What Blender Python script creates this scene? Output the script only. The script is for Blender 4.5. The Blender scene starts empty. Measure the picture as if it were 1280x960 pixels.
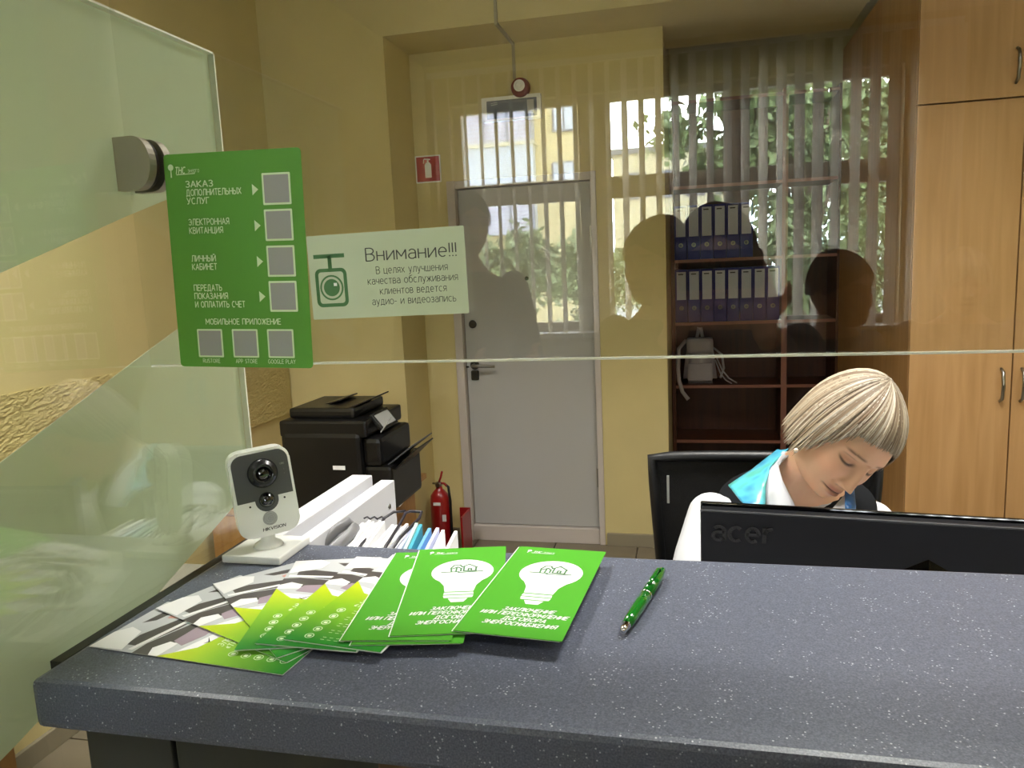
import bpy, bmesh, math, random
from mathutils import Vector, Matrix, Euler
import numpy as np
random.seed(4)
PI = math.pi
scene = bpy.context.scene
C = scene.collection
# ---------------------------------------------------------------- camera
CAMZ = 1.52
CR = Vector((0.9731, 0.2254, -0.0448)); CU = Vector((0.0101, 0.1549, 0.9879)); CF = Vector((-0.2296, 0.9618, -0.1490))
F = 961.0
cam = bpy.data.cameras.new('camera'); co = bpy.data.objects.new('camera', cam); C.objects.link(co)
CF.normalize(); CR = (CR - CR.dot(CF)*CF).normalized(); CU = CR.cross(CF)
co.matrix_world = Matrix(((CR.x, CU.x, -CF.x, 0), (CR.y, CU.y, -CF.y, 0), (CR.z, CU.z, -CF.z, CAMZ), (0, 0, 0, 1)))
cam.sensor_width = 36; cam.lens = F/1280*36; cam.clip_start = 0.02
scene.camera = co
def P(px, py, Y):
    d = CR*(px-640) + CU*(480-py) + CF*F
    return Vector((0, 0, CAMZ)) + d*(Y/d.y)
# ---------------------------------------------------------------- world, lights, exposure
scene.view_settings.view_transform = 'Standard'; scene.view_settings.look = 'None'
scene.view_settings.gamma = 1; scene.view_settings.use_curve_mapping = False
scene.view_settings.exposure = 0.12
w = bpy.data.worlds.new('sky'); scene.world = w; w.use_nodes = True
nt = w.node_tree; bg = nt.nodes['Background']
tc = nt.nodes.new('ShaderNodeTexCoord'); nz = nt.nodes.new('ShaderNodeTexNoise'); rp = nt.nodes.new('ShaderNodeValToRGB')
nz.inputs['Scale'].default_value = 2.5; nz.inputs['Detail'].default_value = 5
nt.links.new(tc.outputs['Generated'], nz.inputs['Vector']); nt.links.new(nz.outputs['Fac'], rp.inputs['Fac'])
rp.color_ramp.elements[0].position = .35; rp.color_ramp.elements[0].color = (.62, .76, 1, 1)
rp.color_ramp.elements[1].position = .6; rp.color_ramp.elements[1].color = (.95, .97, 1, 1)
nt.links.new(rp.outputs['Color'], bg.inputs['Color']); bg.inputs['Strength'].default_value = 52
def area_light(name, loc, sx, sy, power, color=(1, .97, .9), spread=115, rot=(0, 0, 0)):
    l = bpy.data.lights.new(name, 'AREA'); l.shape = 'RECTANGLE'; l.size = sx; l.size_y = sy; l.energy = power; l.color = color
    l.spread = math.radians(spread)
    o = bpy.data.objects.new(name, l); C.objects.link(o); o.location = loc; o.rotation_euler = rot; return o
OFFICE_LAMPS = [(.50, 1.70, 33), (-1.35, 1.45, 34), (1.75, 1.75, 13)]  # last entry is an added lamp, out of view, to brighten the wardrobe
HALL_LAMPS = [(-1.3, -1.1, 12), (1.3, -1.1, 16)]
for x, y, p in OFFICE_LAMPS: area_light('ceiling_lamp_light', (x, y, 3.08), .56, .56, p)
for x, y, p in HALL_LAMPS: area_light('ceiling_lamp_light', (x, y, 3.08), .56, .56, p)
portal = area_light('window_portal', (-.2, -4.72, 1.9), 3.4, 1.9, 10, rot=(-PI/2, 0, 0)); portal.data.cycles.is_portal = True

# ---------------------------------------------------------------- materials
def lin(c): return tuple((v/12.92 if v <= .04045 else ((v+.055)/1.055)**2.4) for v in c)
def rgb(r, g, b): return lin((r/255, g/255, b/255)) + (1,)
def mat(name, col, rough=.6, metal=0, noise=0, scale=20, bump=0, bscale=60, spec=.5, coat=0, stretch=None):
    m = bpy.data.materials.new(name); m.use_nodes = True; t = m.node_tree; b = t.nodes['Principled BSDF']
    b.inputs['Base Color'].default_value = col; b.inputs['Roughness'].default_value = rough; b.inputs['Metallic'].default_value = metal
    b.inputs['Specular IOR Level'].default_value = spec; b.inputs['Coat Weight'].default_value = coat
    if noise or bump:
        tx = t.nodes.new('ShaderNodeTexCoord'); mp = t.nodes.new('ShaderNodeMapping')
        t.links.new(tx.outputs['Object'], mp.inputs['Vector'])
        if stretch: mp.inputs['Scale'].default_value = stretch
        if noise:
            n = t.nodes.new('ShaderNodeTexNoise'); n.inputs['Scale'].default_value = scale; n.inputs['Detail'].default_value = 6
            t.links.new(mp.outputs[0], n.inputs['Vector'])
            r = t.nodes.new('ShaderNodeValToRGB'); t.links.new(n.outputs['Fac'], r.inputs['Fac'])
            r.color_ramp.elements[0].position = .3; r.color_ramp.elements[1].position = .7
            r.color_ramp.elements[0].color = tuple(max(0, v*(1-noise)) for v in col[:3])+(1,)
            r.color_ramp.elements[1].color = tuple(min(1, v*(1+noise)) for v in col[:3])+(1,)
            t.links.new(r.outputs['Color'], b.inputs['Base Color'])
        if bump:
            n2 = t.nodes.new('ShaderNodeTexNoise'); n2.inputs['Scale'].default_value = bscale; n2.inputs['Detail'].default_value = 4
            t.links.new(mp.outputs[0], n2.inputs['Vector'])
            bp = t.nodes.new('ShaderNodeBump'); bp.inputs['Strength'].default_value = bump; bp.inputs['Distance'].default_value = .004
            t.links.new(n2.outputs['Fac'], bp.inputs['Height']); t.links.new(bp.outputs[0], b.inputs['Normal'])
    return m
def attr_mat(name, rough=.5, sss=0, spec=.4):
    m = bpy.data.materials.new(name); m.use_nodes = True; t = m.node_tree; b = t.nodes['Principled BSDF']
    a = t.nodes.new('ShaderNodeVertexColor'); a.layer_name = 'Col'; t.links.new(a.outputs['Color'], b.inputs['Base Color'])
    b.inputs['Roughness'].default_value = rough; b.inputs['Specular IOR Level'].default_value = spec
    if sss: b.inputs['Subsurface Weight'].default_value = sss; b.inputs['Subsurface Scale'].default_value = .01
    return m
def glass_mat(name, tint, ior=1.5):
    m = bpy.data.materials.new(name); m.use_nodes = True; t = m.node_tree; t.nodes.clear()
    o = t.nodes.new('ShaderNodeOutputMaterial'); mx = t.nodes.new('ShaderNodeMixShader'); f = t.nodes.new('ShaderNodeFresnel'); f.inputs['IOR'].default_value = ior
    tr = t.nodes.new('ShaderNodeBsdfTransparent'); tr.inputs['Color'].default_value = tint
    ge = t.nodes.new('ShaderNodeNewGeometry'); mr = t.nodes.new('ShaderNodeMapRange'); mr.inputs['To Min'].default_value = ior; mr.inputs['To Max'].default_value = 1/ior
    t.links.new(ge.outputs['Backfacing'], mr.inputs['Value']); t.links.new(mr.outputs[0], f.inputs['IOR'])   # same pane reflectance on both faces
    gl = t.nodes.new('ShaderNodeBsdfGlossy'); gl.inputs['Roughness'].default_value = 0
    t.links.new(f.outputs[0], mx.inputs[0]); t.links.new(tr.outputs[0], mx.inputs[1]); t.links.new(gl.outputs[0], mx.inputs[2]); t.links.new(mx.outputs[0], o.inputs[0])
    return m
def frost_mat():
    m = bpy.data.materials.new('frosted_film'); m.use_nodes = True; t = m.node_tree; t.nodes.clear()
    o = t.nodes.new('ShaderNodeOutputMaterial'); mx = t.nodes.new('ShaderNodeMixShader'); m2 = t.nodes.new('ShaderNodeMixShader')
    rf = t.nodes.new('ShaderNodeBsdfRefraction'); rf.inputs['Roughness'].default_value = .42; rf.inputs['IOR'].default_value = 1.12; rf.inputs['Color'].default_value = (.85, .93, .85, 1)
    d = t.nodes.new('ShaderNodeBsdfDiffuse'); d.inputs['Color'].default_value = (.66, .74, .62, 1)
    tl = t.nodes.new('ShaderNodeBsdfTranslucent'); tl.inputs['Color'].default_value = (.68, .76, .64, 1)
    m2.inputs[0].default_value = .5; t.links.new(d.outputs[0], m2.inputs[1]); t.links.new(tl.outputs[0], m2.inputs[2])
    mx.inputs[0].default_value = .62; t.links.new(rf.outputs[0], mx.inputs[1]); t.links.new(m2.outputs[0], mx.inputs[2]); t.links.new(mx.outputs[0], o.inputs[0])
    return m
def emit_mat(name, col, s):
    m = bpy.data.materials.new(name); m.use_nodes = True; t = m.node_tree; t.nodes.clear()
    o = t.nodes.new('ShaderNodeOutputMaterial'); e = t.nodes.new('ShaderNodeEmission'); e.inputs[0].default_value = col; e.inputs[1].default_value = s
    t.links.new(e.outputs[0], o.inputs[0]); return m
def sheer_mat(name, col, trans, transl=.3):
    m = bpy.data.materials.new(name); m.use_nodes = True; t = m.node_tree; t.nodes.clear()
    o = t.nodes.new('ShaderNodeOutputMaterial'); a = t.nodes.new('ShaderNodeMixShader'); b = t.nodes.new('ShaderNodeMixShader')
    d = t.nodes.new('ShaderNodeBsdfDiffuse'); d.inputs[0].default_value = col; tl = t.nodes.new('ShaderNodeBsdfTranslucent'); tl.inputs[0].default_value = col
    tr = t.nodes.new('ShaderNodeBsdfTransparent')
    a.inputs[0].default_value = transl; t.links.new(d.outputs[0], a.inputs[1]); t.links.new(tl.outputs[0], a.inputs[2])
    b.inputs[0].default_value = trans; t.links.new(a.outputs[0], b.inputs[1]); t.links.new(tr.outputs[0], b.inputs[2]); t.links.new(b.outputs[0], o.inputs[0])
    return m
def counter_mat():
    m = mat('speckled_worktop', (.075, .085, .12, 1), .38, spec=.5); t = m.node_tree; b = t.nodes['Principled BSDF']
    tx = t.nodes.new('ShaderNodeTexCoord')
    n = t.nodes.new('ShaderNodeTexNoise'); n.inputs['Scale'].default_value = 650; n.inputs['Detail'].default_value = 3
    r = t.nodes.new('ShaderNodeValToRGB'); r.color_ramp.elements[0].position = .35; r.color_ramp.elements[1].position = .68
    r.color_ramp.elements[0].color = (.066, .076, .110, 1); r.color_ramp.elements[1].color = (.135, .152, .205, 1)
    v = t.nodes.new('ShaderNodeTexVoronoi'); v.inputs['Scale'].default_value = 260
    r2 = t.nodes.new('ShaderNodeValToRGB'); r2.color_ramp.elements[0].position = .15; r2.color_ramp.elements[0].color = (1, 1, 1, 1)
    r2.color_ramp.elements[1].position = .24; r2.color_ramp.elements[1].color = (0, 0, 0, 1)
    n3 = t.nodes.new('ShaderNodeTexNoise'); n3.inputs['Scale'].default_value = 60
    r3 = t.nodes.new('ShaderNodeValToRGB'); r3.color_ramp.elements[0].position = .5; r3.color_ramp.elements[1].position = .6
    ml = t.nodes.new('ShaderNodeMath'); ml.operation = 'MULTIPLY'
    mx = t.nodes.new('ShaderNodeMix'); mx.data_type = 'RGBA'; mx.inputs['B'].default_value = (.5, .53, .6, 1)
    for q in (n, v, n3): t.links.new(tx.outputs['Object'], q.inputs['Vector'])
    t.links.new(n.outputs['Fac'], r.inputs[0]); t.links.new(v.outputs['Distance'], r2.inputs[0]); t.links.new(n3.outputs['Fac'], r3.inputs[0])
    t.links.new(r2.outputs[0], ml.inputs[0]); t.links.new(r3.outputs[0], ml.inputs[1])
    t.links.new(ml.outputs[0], mx.inputs['Factor']); t.links.new(r.outputs[0], mx.inputs['A']); t.links.new(mx.outputs['Result'], b.inputs['Base Color'])
    return m
def wood_mat(name, c1, c2, rough=.45, sx=18):
    m = bpy.data.materials.new(name); m.use_nodes = True; t = m.node_tree; b = t.nodes['Principled BSDF']; b.inputs['Roughness'].default_value = rough
    tx = t.nodes.new('ShaderNodeTexCoord'); mp = t.nodes.new('ShaderNodeMapping'); mp.inputs['Scale'].default_value = (sx, sx, 1.2)
    n = t.nodes.new('ShaderNodeTexNoise'); n.inputs['Scale'].default_value = 1.6; n.inputs['Detail'].default_value = 8; n.inputs['Distortion'].default_value = .6
    r = t.nodes.new('ShaderNodeValToRGB'); r.color_ramp.elements[0].position = .3; r.color_ramp.elements[1].position = .72
    r.color_ramp.elements[0].color = c1; r.color_ramp.elements[1].color = c2
    t.links.new(tx.outputs['Object'], mp.inputs[0]); t.links.new(mp.outputs[0], n.inputs['Vector']); t.links.new(n.outputs['Fac'], r.inputs[0]); t.links.new(r.outputs[0], b.inputs['Base Color'])
    return m
def stucco_mat():
    m = mat('stucco', rgb(210, 194, 136), .95, spec=.1); t = m.node_tree; b = t.nodes['Principled BSDF']
    tx = t.nodes.new('ShaderNodeTexCoord'); n = t.nodes.new('ShaderNodeTexNoise'); n.inputs['Scale'].default_value = 38; n.inputs['Detail'].default_value = 9; n.inputs['Roughness'].default_value = .65; n.inputs['Distortion'].default_value = 1.6
    mp = t.nodes.new('ShaderNodeMapping'); mp.inputs['Scale'].default_value = (1, .6, 1.3)
    bp = t.nodes.new('ShaderNodeBump'); bp.inputs['Strength'].default_value = 1; bp.inputs['Distance'].default_value = .014
    t.links.new(tx.outputs['Object'], mp.inputs[0]); t.links.new(mp.outputs[0], n.inputs['Vector']); t.links.new(n.outputs['Fac'], bp.inputs['Height']); t.links.new(bp.outputs[0], b.inputs['Normal'])
    return m
def lime_mat():
    # printed lime to green gradient down the leaflet page (page runs y 0 .. -0.21 in its own space)
    m = bpy.data.materials.new('lime_gradient_print'); m.use_nodes = True; t = m.node_tree; b = t.nodes['Principled BSDF']; b.inputs['Roughness'].default_value = .3
    tx = t.nodes.new('ShaderNodeTexCoord'); s = t.nodes.new('ShaderNodeSeparateXYZ'); mr = t.nodes.new('ShaderNodeMapRange')
    mr.inputs['From Min'].default_value = -.085; mr.inputs['From Max'].default_value = -.205
    r = t.nodes.new('ShaderNodeValToRGB'); e = r.color_ramp.elements
    e[0].color = rgb(205, 222, 30); e[1].color = rgb(40, 140, 45); x = e.new(.4); x.color = rgb(140, 195, 40)
    t.links.new(tx.outputs['Object'], s.inputs[0]); t.links.new(s.outputs['Y'], mr.inputs['Value']); t.links.new(mr.outputs[0], r.inputs[0]); t.links.new(r.outputs[0], b.inputs['Base Color'])
    return m
M = {}
M['wall'] = mat('yellow_wall_paint', rgb(208, 194, 140), .85, noise=.05, scale=3, bump=.15, bscale=150)
M['wall2'] = mat('pale_wall_paint', rgb(178, 165, 132), .8)
M['ceil'] = mat('ceiling_paint', rgb(168, 160, 138), .9)
M['stucco'] = stucco_mat()
M['base'] = mat('grey_skirting', rgb(140, 132, 112), .6)
M['tile'] = mat('floor_tile', rgb(122, 112, 94), .45, noise=.12, scale=6)
M['grout'] = mat('floor_grout', rgb(95, 88, 78), .9)
M['door'] = mat('grey_door_paint', rgb(178, 178, 176), .45)
M['frame'] = mat('door_frame', rgb(196, 188, 182), .5)
M['steel'] = mat('steel', rgb(150, 150, 145), .28, 1)
M['satin'] = mat('satin_metal', rgb(168, 162, 150), .45, .8)
M['darkmetal'] = mat('dark_metal', rgb(70, 68, 64), .35, .8)
M['counter'] = counter_mat()
M['cfront'] = mat('counter_front', rgb(54, 56, 52), .6)
M['brownbox'] = mat('brown_bracket', rgb(95, 75, 58), .6)
M['glass'] = glass_mat('clear_glass', (.965, .975, .955, 1), 1.68)
M['edge'] = mat('glass_edge', rgb(240, 242, 228), .15)
M['frost'] = frost_mat()
M['white'] = mat('white_laminate', rgb(208, 209, 214), .4)
M['whiteplastic'] = mat('white_plastic', rgb(238, 240, 236), .25, coat=.3)
M['greyplastic'] = mat('grey_plastic', rgb(72, 74, 78), .35)
M['blackplastic'] = mat('black_plastic', rgb(14, 14, 15), .35)
M['monitor'] = mat('monitor_shell', rgb(12, 14, 20), .4, spec=.25)
M['gloss'] = mat('gloss_black', rgb(5, 5, 6), .05)
M['lensglass'] = mat('lens_glass', rgb(4, 4, 6), .03, coat=1)
M['lensring'] = mat('lens_ring', rgb(30, 31, 33), .25)
M['green'] = mat('poster_green', rgb(92, 160, 52), .45)
M['bulbgreen'] = mat('leaflet_green', rgb(78, 166, 44), .35)
M['paper'] = mat('white_paper', rgb(245, 246, 248), .5)
M['ink'] = mat('white_ink', rgb(232, 250, 215), .4)
M['inkw'] = mat('pure_white_ink', rgb(250, 250, 252), .4)
M['greyblank'] = mat('blank_grey_ink', rgb(170, 172, 170), .5)
M['inkgreen'] = mat('green_ink', rgb(78, 130, 82), .5)
M['inkgrey'] = mat('grey_ink', rgb(70, 72, 74), .5)
M['inkblack'] = mat('black_ink', rgb(18, 18, 20), .5)
M['notice'] = sheer_mat('notice_film', rgb(222, 233, 212), .24, .35)
M['lime'] = lime_mat()
M['photogrey'] = mat('photo_grey', rgb(205, 208, 212), .3)
M['photodark'] = mat('photo_dark', rgb(84, 80, 80), .3)
M['photomauve'] = mat('photo_mauve', rgb(168, 150, 165), .3)
M['photoskin'] = mat('photo_skin', rgb(222, 165, 148), .3)
M['photoaqua'] = mat('photo_aqua', rgb(190, 236, 232), .3)
M['pen'] = mat('pen_green', rgb(22, 110, 32), .12, coat=.6)
M['chrome'] = mat('chrome', rgb(220, 220, 225), .08, 1)
M['wire'] = mat('black_wire', rgb(38, 34, 44), .4)
M['grip'] = mat('rack_grey', rgb(130, 130, 134), .45)
M['cyan'] = mat('cyan_card', rgb(70, 165, 185), .4); M['blue'] = mat('blue_card', rgb(110, 170, 225), .4); M['lilac'] = mat('pale_lilac_card', rgb(205, 210, 240), .4); M['mint'] = mat('mint_card', rgb(190, 225, 215), .4)
M['red'] = mat('red_paint', rgb(150, 18, 22), .3, coat=.3)
M['signred'] = mat('sign_red', rgb(165, 25, 38), .4)
M['navy'] = mat('navy_binder', rgb(28, 30, 122), .4)
M['spine'] = mat('binder_label', rgb(216, 220, 230), .5)
M['darkwood'] = wood_mat('dark_shelf_wood', rgb(70, 38, 20), rgb(92, 50, 25))
M['shelfedge'] = mat('shelf_edge', rgb(150, 100, 82), .5)
M['wood'] = wood_mat('light_wardrobe_wood', rgb(172, 132, 84), rgb(192, 152, 104))
M['stand'] = wood_mat('stand_wood', rgb(168, 122, 66), rgb(190, 146, 88))
M['bag'] = mat('grey_leather', rgb(172, 166, 166), .5, bump=.3, bscale=80)
M['mesh'] = mat('black_mesh_fabric', rgb(24, 25, 28), .8, bump=.6, bscale=400)
M['chair'] = mat('chair_plastic', rgb(20, 21, 24), .45)
M['shirt'] = mat('white_shirt', rgb(200, 203, 210), .7)
M['vest'] = mat('dark_vest', rgb(9, 12, 17), .85, spec=.2)
M['trouser'] = mat('dark_trousers', rgb(28, 28, 32), .85)
M['shoe'] = mat('black_shoe', rgb(15, 15, 15), .35)
M['pearl'] = mat('pearl', rgb(240, 225, 205), .15, coat=.5)
M['skin'] = attr_mat('skin', .45, .12); M['hair'] = attr_mat('hair', .52, 0, .3); M['hair2'] = attr_mat('hair_dark', .5)
M['jacket'] = mat('dark_jacket', rgb(42, 44, 50), .85); M['tee'] = mat('grey_tshirt', rgb(75, 82, 80), .85); M['dress'] = mat('patterned_blouse', rgb(120, 105, 95), .8, noise=.5, scale=30)
M['blind'] = sheer_mat('blind_fabric', rgb(215, 208, 196), 0, .25)
M['winframe'] = mat('window_frame', rgb(190, 180, 165), .4)
M['tube'] = emit_mat('fluorescent_tube', (1, .98, .92, 1), 9)
M['brick'] = None
def scarf_mat():
    m = bpy.data.materials.new('silk_scarf'); m.use_nodes = True; t = m.node_tree; b = t.nodes['Principled BSDF']; b.inputs['Roughness'].default_value = .35
    tx = t.nodes.new('ShaderNodeTexCoord'); n = t.nodes.new('ShaderNodeTexNoise'); n.inputs['Scale'].default_value = 22; n.inputs['Detail'].default_value = 1.5
    r = t.nodes.new('ShaderNodeValToRGB'); e = r.color_ramp.elements; e[0].position = .3; e[0].color = rgb(45, 125, 170); e[1].position = .7; e[1].color = rgb(80, 170, 152)
    x = e.new(.5); x.color = rgb(85, 180, 200)
    t.links.new(tx.outputs['Object'], n.inputs['Vector']); t.links.new(n.outputs['Fac'], r.inputs[0]); t.links.new(r.outputs[0], b.inputs['Base Color']); return m
M['scarf'] = scarf_mat(); M['scarfblue'] = mat('blue_scarf', rgb(60, 120, 190), .4, noise=.3, scale=40)
def brick_mat():
    m = bpy.data.materials.new('yellow_brick'); m.use_nodes = True; t = m.node_tree; b = t.nodes['Principled BSDF']; b.inputs['Roughness'].default_value = .9
    tx = t.nodes.new('ShaderNodeTexCoord'); mp = t.nodes.new('ShaderNodeMapping'); mp.inputs['Rotation'].default_value = (PI/2, 0, 0)
    k = t.nodes.new('ShaderNodeTexBrick'); k.inputs['Scale'].default_value = 3; k.inputs['Color1'].default_value = rgb(205, 190, 140); k.inputs['Color2'].default_value = rgb(190, 170, 120); k.inputs['Mortar'].default_value = rgb(165, 155, 125)
    t.links.new(tx.outputs['Object'], mp.inputs[0]); t.links.new(mp.outputs[0], k.inputs['Vector']); t.links.new(k.outputs[0], b.inputs['Base Color']); return m
M['brick'] = brick_mat()
M['render'] = mat('pale_render', rgb(215, 205, 170), .9); M['leaf'] = mat('leaves', rgb(92, 104, 62), .6, noise=.35, scale=2); M['trunk'] = mat('bark', rgb(85, 70, 55), .9)
M['asphalt'] = mat('asphalt', rgb(120, 120, 118), .9); M['extwin'] = mat('ext_window', rgb(225, 230, 235), .3); M['louvre'] = mat('louvre', rgb(205, 208, 215), .6); M['extdark'] = mat('ext_dark_frame', rgb(90, 90, 95), .7)  # last one: dark grey for outside window frames, posts and roof

# ---------------------------------------------------------------- helpers
def link(name, me, m=None, parent=None, loc=(0, 0, 0), rot=(0, 0, 0)):
    o = bpy.data.objects.new(name, me); C.objects.link(o)
    if m is not None and me is not None: me.materials.append(m)
    o.parent = parent; o.location = loc; o.rotation_euler = rot
    return o
def tag(o, label, cat, group=None):
    o['label'] = label; o['category'] = cat
    if group: o['group'] = group
    return o
def thing(name, label, cat, loc=(0, 0, 0), rot=(0, 0, 0), group=None):
    o = bpy.data.objects.new(name, None); C.objects.link(o); o.location = loc; o.rotation_euler = rot; o.empty_display_size = .05
    return tag(o, label, cat, group)
def struct(o): o['kind'] = 'structure'; return o
def box(bm, a, b, bev=0, M4=None):
    cx, cy, cz = [(a[i]+b[i])/2 for i in range(3)]
    g = bmesh.ops.create_cube(bm, size=1)
    vs = g['verts']
    for v in vs: v.co = Vector((cx+v.co.x*(b[0]-a[0]), cy+v.co.y*(b[1]-a[1]), cz+v.co.z*(b[2]-a[2])))
    if bev:
        es = list({e for v in vs for e in v.link_edges})
        r = bmesh.ops.bevel(bm, geom=es, offset=bev, segments=2, affect='EDGES', profile=.6); vs = list({v for f in r['faces'] for v in f.verts} | {v for v in vs if v.is_valid})
    if M4 is not None:
        for v in vs: v.co = M4 @ v.co
    return vs
def fin(bm, smooth=False):
    bmesh.ops.recalc_face_normals(bm, faces=bm.faces)
    me = bpy.data.meshes.new('mesh'); bm.to_mesh(me); bm.free()
    if smooth:
        for p in me.polygons: p.use_smooth = True
    return me
def bx(name, a, b, m, parent=None, bev=0, loc=(0, 0, 0), rot=(0, 0, 0)):
    bm = bmesh.new(); box(bm, a, b, bev); return link(name, fin(bm), m, parent, loc, rot)
def frame_from(d, side=None):
    d = d.normalized(); up = Vector((0, 0, 1)) if abs(d.z) < .95 else Vector((0, 1, 0))
    x = side.normalized() if side is not None else d.cross(up).normalized()
    x = (x - x.dot(d)*d).normalized(); return x, d.cross(x).normalized()
def tube(bm, pts, rads, seg=12, side=None, cap=True):
    pts = [Vector(p) for p in pts]; rings = []
    x = None
    for i, p in enumerate(pts):
        d = (pts[min(i+1, len(pts)-1)] - pts[max(i-1, 0)])
        if side is not None: x, y = frame_from(d, side)
        elif x is None: x, y = frame_from(d)
        else:
            d2 = d.normalized(); x = (x - x.dot(d2)*d2).normalized(); y = d2.cross(x)
        r = rads[i] if isinstance(rads, (list, tuple)) else rads
        rx, ry = r if isinstance(r, (list, tuple)) else (r, r)
        rings.append([bm.verts.new(p + x*rx*math.cos(2*PI*k/seg) + y*ry*math.sin(2*PI*k/seg)) for k in range(seg)])
    for a, b in zip(rings, rings[1:]):
        for k in range(seg): bm.faces.new((a[k], a[(k+1) % seg], b[(k+1) % seg], b[k]))
    if cap: bm.faces.new(rings[0][::-1]); bm.faces.new(rings[-1])
def lathe(bm, prof, seg=32, axis='Z', off=(0, 0, 0)):
    rings = []
    for r, h in prof:
        ring = []
        for k in range(seg):
            c, s = r*math.cos(2*PI*k/seg), r*math.sin(2*PI*k/seg)
            p = {'Z': (c, s, h), 'Y': (c, h, s), 'X': (h, c, s)}[axis]
            ring.append(bm.verts.new(Vector(p)+Vector(off)))
        rings.append(ring)
    for a, b in zip(rings, rings[1:]):
        for k in range(seg): bm.faces.new((a[k], a[(k+1) % seg], b[(k+1) % seg], b[k]))
    bm.faces.new(rings[0]); bm.faces.new(rings[-1][::-1])
def ell(bm, c, r, rot=None, u=20, v=12):
    g = bmesh.ops.create_uvsphere(bm, u_segments=u, v_segments=v, radius=1)
    for q in g['verts']:
        p = Vector((q.co.x*r[0], q.co.y*r[1], q.co.z*r[2]))
        if rot is not None: p = rot @ p
        q.co = p + Vector(c)
def prism(bm, poly, z0, z1, plane='XY'):
    def f(a, b, h): return {'XY': (a, b, h), 'XZ': (a, h, b), 'YZ': (h, a, b)}[plane]
    lo = [bm.verts.new(f(a, b, z0)) for a, b in poly]; hi = [bm.verts.new(f(a, b, z1)) for a, b in poly]
    n = len(poly); bm.faces.new(lo[::-1]); bm.faces.new(hi)
    for i in range(n): bm.faces.new((lo[i], lo[(i+1) % n], hi[(i+1) % n], hi[i]))
def flat(name, polys, m, parent, z, th=.0001):
    for p in polys:
        bm = bmesh.new(); prism(bm, p, z, z+th); o = link(name, fin(bm), m, parent)
    return o
def rrect(x0, y0, x1, y1, r, n=5):
    o = []
    for cx, cy, a in ((x1-r, y1-r, 0), (x0+r, y1-r, 90), (x0+r, y0+r, 180), (x1-r, y0+r, 270)):
        for k in range(n+1):
            t = math.radians(a+90*k/n); o.append((cx+r*math.cos(t), cy+r*math.sin(t)))
    return o
def disc(cx, cy, r, n=24, ry=None): return [(cx+r*math.cos(2*PI*k/n), cy+(ry or r)*math.sin(2*PI*k/n)) for k in range(n)]
def _arc(cx, cy, rx, ry, a0, a1, n=9):
    return [(cx+rx*math.cos(math.radians(a0+(a1-a0)*k/n)), cy+ry*math.sin(math.radians(a0+(a1-a0)*k/n))) for k in range(n+1)]
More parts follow.
